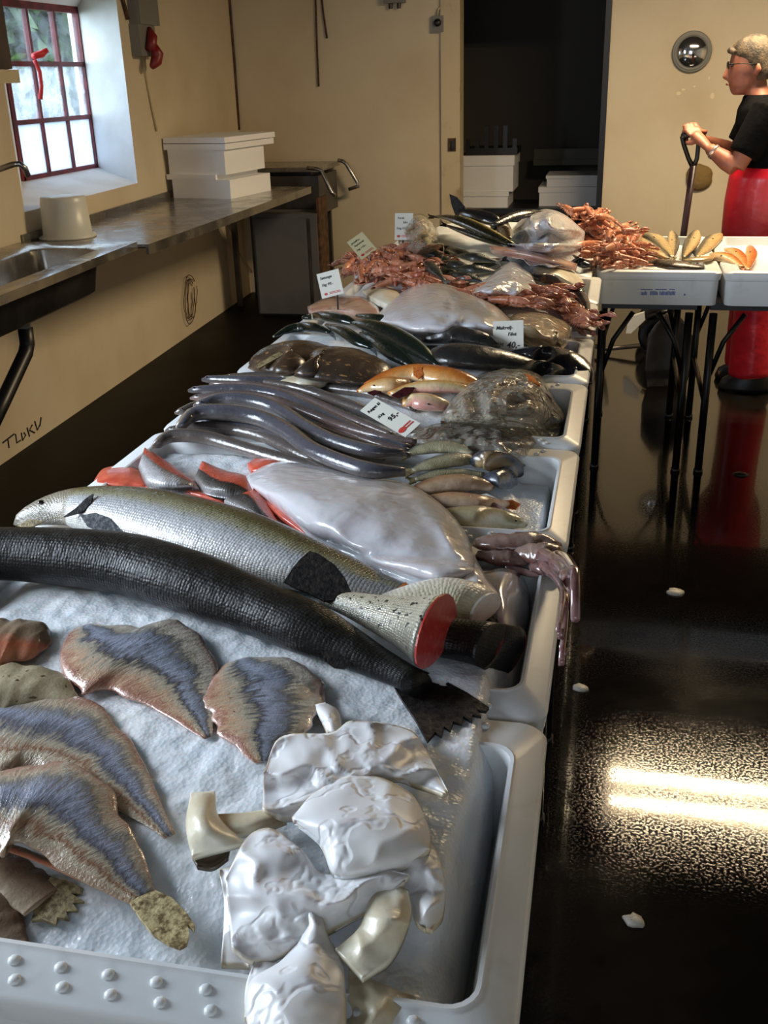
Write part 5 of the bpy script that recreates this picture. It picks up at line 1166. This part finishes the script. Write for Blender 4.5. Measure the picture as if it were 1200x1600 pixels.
pile([(680, 440), (740, 456), (800, 458), (862, 452), (880, 470), (860, 478), (800, 480), (750, 476), (700, 462)], 26, 'langoustine lined up behind the big milky bag', 'langoustines lined up behind the big milky bag', 3, .012, .04, (-.35, .25), (.8, .95), .15)
pile([(872, 468), (896, 472), (918, 505), (926, 522), (912, 520), (890, 500)], 11, 'reddish langoustine with its tail over the right crate rim', 'langoustines over the right crate rim', 4, .012, .04, (-1.35, -.75), (.9, 1.1), .2)
# ------------------------------------------------------------------ short row: fanned flatfish and orange fish
m_ff = fishmat('pale_flatfish_skin', [(0, K(58, 54, 46)), (.3, K(84, 78, 60)), (.48, K(176, 152, 104)), (.8, K(196, 168, 116)), (1, K(168, 140, 94))], rough=.22, mott=.12, coat=.8)
FF = 'flatfish fanned out on the lettered crate'
for lab, st, ph in (('flatfish at the langoustine side of the fan, pale belly up', [(1002, 372, 4), (1012, 382, 9), (1026, 394, 9), (1044, 404, 2)], 0), ('dark-edged flatfish second in the fan from the langoustines', [(1008, 366, 4), (1022, 374, 12), (1036, 388, 11), (1050, 402, 2)], math.pi),
                    ('upright middle flatfish of the fan with tan belly', [(1050, 362, 4), (1052, 372, 9), (1052, 386, 9), (1052, 402, 2)], 0), ('tan flatfish with a dark right edge beside the middle one', [(1088, 361, 5), (1084, 372, 11), (1077, 386, 10), (1068, 402, 2)], math.pi),
                    ('outermost fanned flatfish next to the orange fish', [(1124, 366, 4), (1114, 374, 11), (1102, 388, 10), (1088, 402, 2)], math.pi)):
    body('fanned_flatfish', lab, 'fish', st, m_ff, FF, off=.02, k=.4, phi=ph, n=20, m=14, tail=(6, 5), finm=m_fin_y, eyes=[(st[1][0], st[1][1]-4, 1.4)])
body('fanned_flatfish', 'dark flatfish lying flat in front of the fan along the crate edge', 'fish', [(1006, 414, 3), (1030, 412, 8), (1060, 416, 9), (1090, 418, 5), (1108, 418, 2)], m_flat, FF, off=.01, k=.35, n=20, m=14)
body('fanned_flatfish', 'pale narrow flatfish lying crosswise below the fan', 'fish', [(1068, 408, 3), (1085, 407, 5), (1105, 404, 5), (1116, 400, 2)], m_ff, FF, off=.03, k=.4, n=16, m=12)
OT = 'orange fish on the plain crate'
for lab, st in (('flat orange fish of the plain crate leaning on the fanned flatfish', [(1113, 398, 4), (1126, 402, 10), (1142, 408, 9), (1160, 418, 3)]), ('orange fish lying between two others on the plain crate', [(1136, 390, 4), (1148, 395, 9), (1158, 405, 9), (1168, 420, 3)]), ('orange fish standing outermost on the plain crate', [(1172, 386, 6), (1174, 395, 10), (1172, 406, 9), (1168, 422, 3)])):
    body('orange_fish', lab, 'fish', st, m_or, OT, off=.012, k=.5, phi=math.pi, n=18, m=14, tail=(6, 5), finm=m_fin_o, eyes=[(st[1][0], st[1][1]-3, 1.4)])
# ------------------------------------------------------------------ price cards
def text_mesh(body_, size, shear=.2):
    cu = bpy.data.curves.new('t', 'FONT'); cu.body = body_; cu.size = size; cu.shear = shear; cu.align_x = 'LEFT'; cu.resolution_u = 2; cu.offset = size*.012; cu.extrude = .0004
    o = bpy.data.objects.new('t', cu); COL.objects.link(o); bpy.context.view_layer.update()
    me = o.to_mesh(); V = [tuple(v.co) for v in me.vertices]; F = [list(p.vertices) for p in me.polygons]; o.to_mesh_clear(); bpy.data.objects.remove(o); bpy.data.curves.remove(cu)
    return V, F
def card(label, corners, P0, nrm, mat, lines, grp='price cards', logo=True, stick=True):
    """corners px: top-left, top-right, bottom-right, bottom-left as the writing runs"""
    c = [Pp(u, v, P0, nrm) for u, v in corners]; ex = (c[1]-c[0]+c[2]-c[3])/2; w = np.linalg.norm(ex); ex /= w
    n = np.array(nrm, float); n /= np.linalg.norm(n); ey = np.cross(n, ex); h = abs(np.dot((c[0]+c[1]-c[2]-c[3])/2, ey)); o = (c[0]+c[1]+c[2]+c[3])/4
    t = thing('price_card', o-np.array([0, 0, h*.45]), label, 'sign', grp)
    def pt(x, y, d=0): return o+ex*(x*w)+ey*(y*h)+n*d
    top = [pt(x, y, .0012) for x, y in ((-.5, -.5), (.5, -.5), (.5, .5), (-.5, .5))]; bot = [pt(x, y, -.0012) for x, y in ((-.5, -.5), (.5, -.5), (.5, .5), (-.5, .5))]
    mesh('card', top+bot, [[0, 1, 2, 3], [7, 6, 5, 4], [0, 4, 5, 1], [1, 5, 6, 2], [2, 6, 7, 3], [3, 7, 4, 0]], mat, t, smooth=False)
    for txt, x, y, s in lines:
        V, F = text_mesh(txt, s*h); mesh('writing', [pt(x, y)+ex*v[0]+ey*v[1]+n*(.0018+v[2]) for v in V], F, m_text, t, smooth=False)
    if logo:
        mb = MB(); mb.rings([[pt(-.28+.07*math.cos(a)*h/w, -.36+.05*math.sin(a), d) for a in [2*math.pi*q/12 for q in range(12)]] for d in (.001, .0022)])
        for yy, x0, x1 in ((-.33, -.12, .36), (-.38, -.12, .40)):
            b = len(mb.V); mb.V += [tuple(pt(x0, yy-.012, .002)), tuple(pt(x1, yy-.012, .002)), tuple(pt(x1, yy+.012, .002)), tuple(pt(x0, yy+.012, .002))]; mb.F.append([b, b+1, b+2, b+3])
        mb.build('red_print', m_redtext, t)
    if stick:
        b = (c[2]+c[3])/2; MB().tube([b+n*-.002, b+n*-.002+np.array([0, 0, -.05])], .003, 6).build('card_pin', m_steel_d, t)
    return t
card('price card reading 40,- stuck upright in front of the tan bag', [(764, 502), (810, 501), (826, 560), (777, 563)], Py(796, 562, 2.72), (0.02, -1, .35), m_card, [('Makrelj-', -.40, .28, .13), ('Filet', -.02, .11, .13), ('½kg', -.40, -.12, .11), ('40,-', -.06, -.20, .22)])
card('price card reading 95,- lying slanted on the eels', [(564, 640), (588, 621), (655, 663), (633, 685)], on_ice(610, 655, .065), (-.12, -.55, 1), m_card, [('Røget ål', -.42, .33, .075), ('½kg', -.40, .12, .07), ('95,-', -.22, -.08, .13)], stick=False)
card('tilted price card reading 99.- leaning over the pink fillets', [(487, 430), (523, 422), (543, 456), (511, 466)], Pz(515, 462, .935), (.05, -1, .35), m_card, [('Søtunge', -.40, .24, .15), ('1kg 99.-', -.40, -.04, .15)])
card('yellowish price card lying back on the langoustines', [(537, 381), (561, 367), (594, 385), (570, 404)], Pz(575, 402, .955), (-.05, -.8, .8), m_cardy, [('Jomfru-', -.40, .27, .12), ('hummer', -.34, .11, .12), ('1kg 115,-', -.42, -.10, .11)], logo=True)
card('upright price card beside the tall clear bag', [(618, 334), (647, 332), (643, 376), (616, 374)], Pz(630, 375, .955), (0.0, -1, .2), m_card, [('Fersk', -.36, .28, .12), ('laks', -.05, .12, .12), ('½kg 55,-', -.42, -.10, .115)])
# ------------------------------------------------------------------ person with shovel
PY0 = 5.62
m_hum = pm('person_skin', K(158, 100, 78), .5, var=(14, K(138, 82, 62), .4, .7), sss=.05)
m_hair = pm('grey_brown_hair', K(96, 80, 62), .7, var=(26, K(54, 46, 38), .4, .6), bump=(120, .8, .006))
m_shirt = pm('black_shirt', K(9, 9, 12), .95, bump=(9, .5, .02), spec=.08)
m_redw = pm('red_apron', K(206, 22, 44), .38, var=(4, K(178, 14, 34), .4, .7), bump=(5, .4, .03), coat=.15)
pe = thing('person', (.70, PY0, 0), 'person in black t-shirt and red waterproof trousers holding a shovel handle', 'person')
def elz(mb, rows, n=20):
    R = []
    for cx, cy, z, rx, ry in rows: R.append([(cx+rx*math.cos(a), cy+ry*math.sin(a), z) for a in [2*math.pi*k/n for k in range(n)]])
    return mb.rings(R)
bd = MB()
elz(bd, [(.72, PY0, .86, .10, .15), (.72, PY0, .98, .135, .17), (.71, PY0, 1.12, .13, .16), (.68, PY0, 1.28, .125, .17), (.66, PY0, 1.37, .10, .17), (.635, PY0, 1.42, .06, .09), (.61, PY0, 1.48, .055, .058), (.60, PY0, 1.53, .05, .055)])
elz(bd, [(.535, PY0, 1.448, .028, .026), (.545, PY0, 1.462, .05, .046), (.56, PY0, 1.49, .076, .060), (.57, PY0, 1.53, .092, .068), (.575, PY0, 1.575, .098, .075), (.58, PY0, 1.62, .10, .077), (.58, PY0, 1.66, .086, .068), (.58, PY0, 1.69, .055, .045), (.58, PY0, 1.70, .02, .02)])
bd.tube([(.480, PY0, 1.575), (.470, PY0, 1.55), (.463, PY0, 1.532), (.478, PY0, 1.522)], [.010, .013, .016, .012], 8)        # nose
for s in (-1, 1): bd.tube([(.60, PY0+s*.076, 1.585), (.606, PY0+s*.083, 1.56), (.596, PY0+s*.079, 1.535)], [.012, .015, .009], 8)   # ears
for s in (-1, 1):
    bd.tube([(.72, PY0+s*.10, .92), (.715, PY0+s*.10, .70), (.705, PY0+s*.10, .48), (.72, PY0+s*.10, .28), (.73, PY0+s*.10, .08)], [.09, .078, .056, .053, .038], 14)
    bd.tube([(.75, PY0+s*.10, .05), (.66, PY0+s*.105, .035), (.58, PY0+s*.11, .03)], [.035, .036, .026], 10)
GT = Py(1066, 213, 5.52); GB = Py(1093, 206, 5.56)   # grip ends
gm_ = (GT+GB)/2
def hand(mb, W, G, n_, side):
    """palm from wrist W to grip point G and five bent fingers round the grip bar"""
    d = (G-W); d /= np.linalg.norm(d); ax = GB-GT; ax /= np.linalg.norm(ax); up = np.cross(ax, d); up /= np.linalg.norm(up)
    if up[2] < 0: up = -up
    pc = W+(G-W)*.55
    mb.tube([W, pc+up*.008, G-d*.022+up*.012], [.026, .036, .034], 12, .7)
    for i, (o_, l_) in enumerate(((-.030, .9), (-.010, 1.05), (.010, 1.0), (.029, .8))):
        b0 = G-d*.02+ax*o_+up*.014
        mb.tube([b0, b0+d*.028*l_+up*.010, b0+d*.050*l_-up*.008, b0+d*.044*l_-up*.030, b0+d*.022*l_-up*.036], [.0105, .010, .0095, .009, .007], 8)
    b0 = pc+ax*(-.030)*side-up*.004
    mb.tube([b0, b0+d*.022-ax*.016*side-up*.012, b0+d*.042-ax*.004*side-up*.020, b0+d*.052+ax*.012*side-up*.020], [.013, .012, .010, .008], 8)
eL = Py(1150, 262, 5.40); wL = Py(1108, 232, 5.46); eR = Py(1150, 240, 5.82); wR = Py(1100, 220, 5.66)
sL = np.array([.66, PY0-.19, 1.385]); sR = np.array([.66, PY0+.19, 1.385])
bd.tube([sL, (sL+eL)/2, eL], [.055, .050, .044], 12); bd.tube([eL, eL+(wL-eL)*.35, wL], [.044, .046, .028], 12)
bd.tube([sR, (sR+eR)/2, eR], [.055, .050, .044], 12); bd.tube([eR, eR+(wR-eR)*.35, wR], [.044, .046, .028], 12)
hand(bd, wL, gm_+np.array([.004, -.004, .0]), None, 1); hand(bd, wR, gm_+np.array([.006, .02, .026]), None, -1)
ob = bd.build('body', m_hum, pe, smooth=True)
rmh = ob.modifiers.new('remesh', 'REMESH'); rmh.mode = 'VOXEL'; rmh.voxel_size = .0065; rmh.use_smooth_shade = True
smo = ob.modifiers.new('smooth', 'SMOOTH'); smo.factor = .5; smo.iterations = 4
# hair cap
hr = MB(); R = []
for z, cx, rx, ry in ((1.515, .632, .050, .068), (1.55, .618, .066, .080), (1.59, .602, .086, .086), (1.63, .588, .104, .088), (1.665, .584, .098, .080), (1.69, .584, .078, .064), (1.706, .584, .05, .042), (1.714, .584, .018, .016)):
    R.append([(cx+rx*math.cos(a)*(1+.04*nz(a*3, z*30)), PY0+ry*math.sin(a)*(1+.04*nz(a*3+5, z*30)), z+.006*nz(a*4, z*9)) for a in [2*math.pi*k/26 for k in range(26)]])
hr.rings(R).build('hair', m_hair, pe, smooth=True)
MB().tube([(.486, PY0+s_*.028, 1.636) if 0 else (.49, PY0-.05, 1.64), (.478, PY0-.02, 1.648), (.478, PY0+.02, 1.648), (.49, PY0+.05, 1.64)], [.012, .016, .016, .012], 8).build('fringe', m_hair, pe, smooth=True)
for s in (-1, 1):
    c = (.488, PY0+s*.032, 1.583); MB().rings([[(c[0]+.010*math.cos(b_), c[1]+.012*math.sin(b_)*math.cos(a), c[2]+.010*math.sin(b_)*math.sin(a)) for a in [2*math.pi*k/10 for k in range(10)]] for b_ in [math.pi*q/6 for q in range(1, 6)]]).build('eye', m_eye, pe, smooth=True)
    MB().tube([(.472, PY0+s*(.032+.022*math.cos(a)), 1.582+.016*math.sin(a)) for a in [2*math.pi*k/14 for k in range(15)]], .0022, 6).build('glasses_rim', m_black, pe, smooth=True)
    MB().tube([(.474, PY0+s*.054, 1.586), (.53, PY0+s*.080, 1.588), (.602, PY0+s*.084, 1.582)], .0022, 6).build('glasses_temple', m_black, pe, smooth=True)
MB().tube([(.470, PY0-.011, 1.585), (.466, PY0, 1.588), (.470, PY0+.011, 1.585)], .0022, 6).build('glasses_bridge', m_black, pe, smooth=True)
MB().tube([(.482, PY0-.022, 1.495), (.474, PY0, 1.497), (.482, PY0+.022, 1.495)], [.003, .005, .003], 8).build('mouth', pm('lips', K(132, 66, 60), .5), pe, smooth=True)
# t-shirt
sh_ = MB()
elz(sh_, [(.725, PY0, 1.055, .165, .205), (.72, PY0, 1.12, .165, .20), (.70, PY0, 1.22, .155, .195), (.68, PY0, 1.32, .15, .20), (.66, PY0, 1.385, .125, .195), (.64, PY0, 1.425, .085, .13), (.622, PY0, 1.450, .068, .075)], 26)
for sL_, eL_ in ((sL, eL), (sR, eR)): sh_.tube([sL_+np.array([.0, 0, .02]), sL_+(eL_-sL_)*.3, sL_+(eL_-sL_)*.62, sL_+(eL_-sL_)*.78], [.075, .080, .076, .074], 14)
so = sh_.build('t_shirt', m_shirt, pe, smooth=True)
r2 = so.modifiers.new('remesh', 'REMESH'); r2.mode = 'VOXEL'; r2.voxel_size = .011; r2.use_smooth_shade = True
s2 = so.modifiers.new('smooth', 'SMOOTH'); s2.factor = .5; s2.iterations = 6
# red waterproof trousers with high waist
tr_ = MB()
elz(tr_, [(.715, PY0, 1.13, .155, .195), (.712, PY0, 1.08, .185, .222), (.705, PY0, .95, .19, .222), (.70, PY0, .80, .185, .22), (.70, PY0, .68, .165, .21), (.705, PY0, .60, .12, .18)], 26)
for s in (-1, 1): tr_.tube([(.70, PY0+s*.105, .80), (.705, PY0+s*.108, .60), (.71, PY0+s*.11, .40), (.715, PY0+s*.112, .20), (.72, PY0+s*.112, .085)], [.115, .108, .104, .108, .112], 18)
to = tr_.build('red_trousers', m_redw, pe, smooth=True)
r3 = to.modifiers.new('remesh', 'REMESH'); r3.mode = 'VOXEL'; r3.voxel_size = .012; r3.use_smooth_shade = True
s3 = to.modifiers.new('smooth', 'SMOOTH'); s3.factor = .5; s3.iterations = 6
for s in (-1, 1):
    b = MB(); elz(b, [(.70, PY0+s*.112, 0, .13, .058), (.70, PY0+s*.112, .02, .135, .06), (.705, PY0+s*.112, .06, .125, .056), (.73, PY0+s*.112, .10, .08, .055), (.735, PY0+s*.112, .20, .06, .055)]); b.build('boot', m_blackpl, pe, smooth=True)
wv = (wL-eL); wv /= np.linalg.norm(wv); wc = wL-wv*.03
MB().tube([wc-wv*.008, wc+wv*.008], .036, 14).build('wristwatch', pm('watch_steel', K(220, 200, 190), .2, .8), pe, smooth=True)
# shovel
bt = Py(1083, 262, 5.54); ft = np.array([Pz(1034, 592, 0.02)[0], 5.54, .0])
sv = thing('shovel', ft, 'dark D-handled shovel standing on the floor in the person\'s hands', 'shovel')
MB().tube([GT, GB], .015, 10).build('grip', m_blackpl, sv, smooth=True)
for G_ in (GT, GB): MB().tube([G_, G_*.6+Py(1072 if G_ is GT else 1090, 245, 5.54)*.4, Py(1076 if G_ is GT else 1089, 248, 5.54), bt], [.012, .011, .011, .013], 8).build('grip_arm', m_blackpl, sv, smooth=True)
fe = np.array([ft[0]+.02, 5.54, .34])
MB().tube([bt+np.array([0, 0, .01]), fe], .0165, 12).build('shaft', pm('dark_shaft', K(58, 40, 44), .4), sv, smooth=True)
bl = MB(); R = []
for z, w, d in ((.40, .03, .012), (.34, .08, .018), (.28, .115, .014), (.10, .12, .010), (.0, .10, .004)):
    R.append([(ft[0]+.02+w*math.cos(a), 5.54+d*math.sin(a)-.03*(math.cos(a)**2), z) for a in [2*math.pi*k/16 for k in range(16)]])
bl.rings(R).build('blade', m_steel_d, sv, smooth=True)
# ------------------------------------------------------------------ hand truck under the short row
wc = Py(1028, 522, 6.25); rw = wc[2] if wc[2] > .05 else .1
ht = thing('hand_truck', (wc[0], 6.25, 0), 'small hand truck with a black wheel and grey frame under the short crate row', 'trolley')
def wheel(y):
    mb = MB(); R = []
    for r, dy in ((rw*.55, -.025), (rw*.9, -.03), (rw, -.018), (rw, .018), (rw*.9, .03), (rw*.55, .025)): R.append([(wc[0]+r*math.cos(a), y+dy, rw+r*math.sin(a)) for a in [2*math.pi*k/24 for k in range(24)]])
    ty = mb.rings(R, cap0=False, cap1=False).build('wheel', m_blackpl, ht, smooth=True)
    mb = MB(); R = [[(wc[0]+r*math.cos(a), y+dy, rw+r*math.sin(a)) for a in [2*math.pi*k/16 for k in range(16)]] for r, dy in ((rw*.56, -.012), (rw*.25, -.022), (rw*.25, .022), (rw*.56, .012))]
    mb.rings(R).build('wheel_hub', m_steel_d, ty, smooth=True)
wheel(6.25); wheel(6.62)
MB().tube([(wc[0], 6.22, rw), (wc[0], 6.66, rw)], .012, 8).build('axle', m_black, ht, smooth=True)
def bar(pts, r, nm, mt): MB().tube([Py(u, v, 6.2) for u, v in pts], r, 8).build(nm, mt, ht, smooth=True)
bar([(952, 470), (946, 500), (938, 524)], .034, 'frame_bar', m_greyplas)
P = [Py(u, v, 6.16) for u, v in ((982, 496), (1007, 488), (1008, 500), (986, 521), (978, 521))]
V = [tuple(p) for p in P]+[(p[0], p[1]+.03, p[2]) for p in P]
mesh('plate', V, [[4, 3, 2, 1, 0], [5, 6, 7, 8, 9]]+[[i, (i+1) % 5, (i+1) % 5+5, i+5] for i in range(5)], m_crate, ht, smooth=False)
bar([(1010, 497), (1035, 488), (1062, 482)], .016, 'frame_bar', m_black)
bar([(930, 541), (950, 545), (1000, 540)], .014, 'frame_bar', m_steel_d)
# ------------------------------------------------------------------ scraps on the wet floor
m_scrap = pm('pale_scrap', K(170, 165, 155), .5)
for i, (u, v, r, lab) in enumerate(((907, 1076, .022, 'pale crumpled scrap on the wet floor beside the salmon crate'), (1056, 926, .03, 'greyish flat scrap out on the open wet floor'), (992, 1440, .022, 'faint grey scrap on the dark floor beside the front crate'), (1158, 742, .03, 'black scrap on the floor in front of the person'))):
    p = Pz(u, v, 0.0); R = []
    for h, k in ((0, 1.0), (.006, .9), (.010, .5)): R.append([(p[0]+r*k*math.cos(a)*(1+.5*nz(a*2, i*3.1)), p[1]+r*k*.8*math.sin(a)*(1+.5*nz(a*2+4, i)), h+.003*nz(a*3, h*50)) if h else (p[0]+r*k*math.cos(a)*(1+.5*nz(a*2, i*3.1)), p[1]+r*k*.8*math.sin(a)*(1+.5*nz(a*2+4, i)), 0) for a in [2*math.pi*q/14 for q in range(14)]])
    tag(MB().rings(R).build('floor_scrap', m_blackpl if i == 3 else m_scrap, smooth=True), lab, 'scrap')
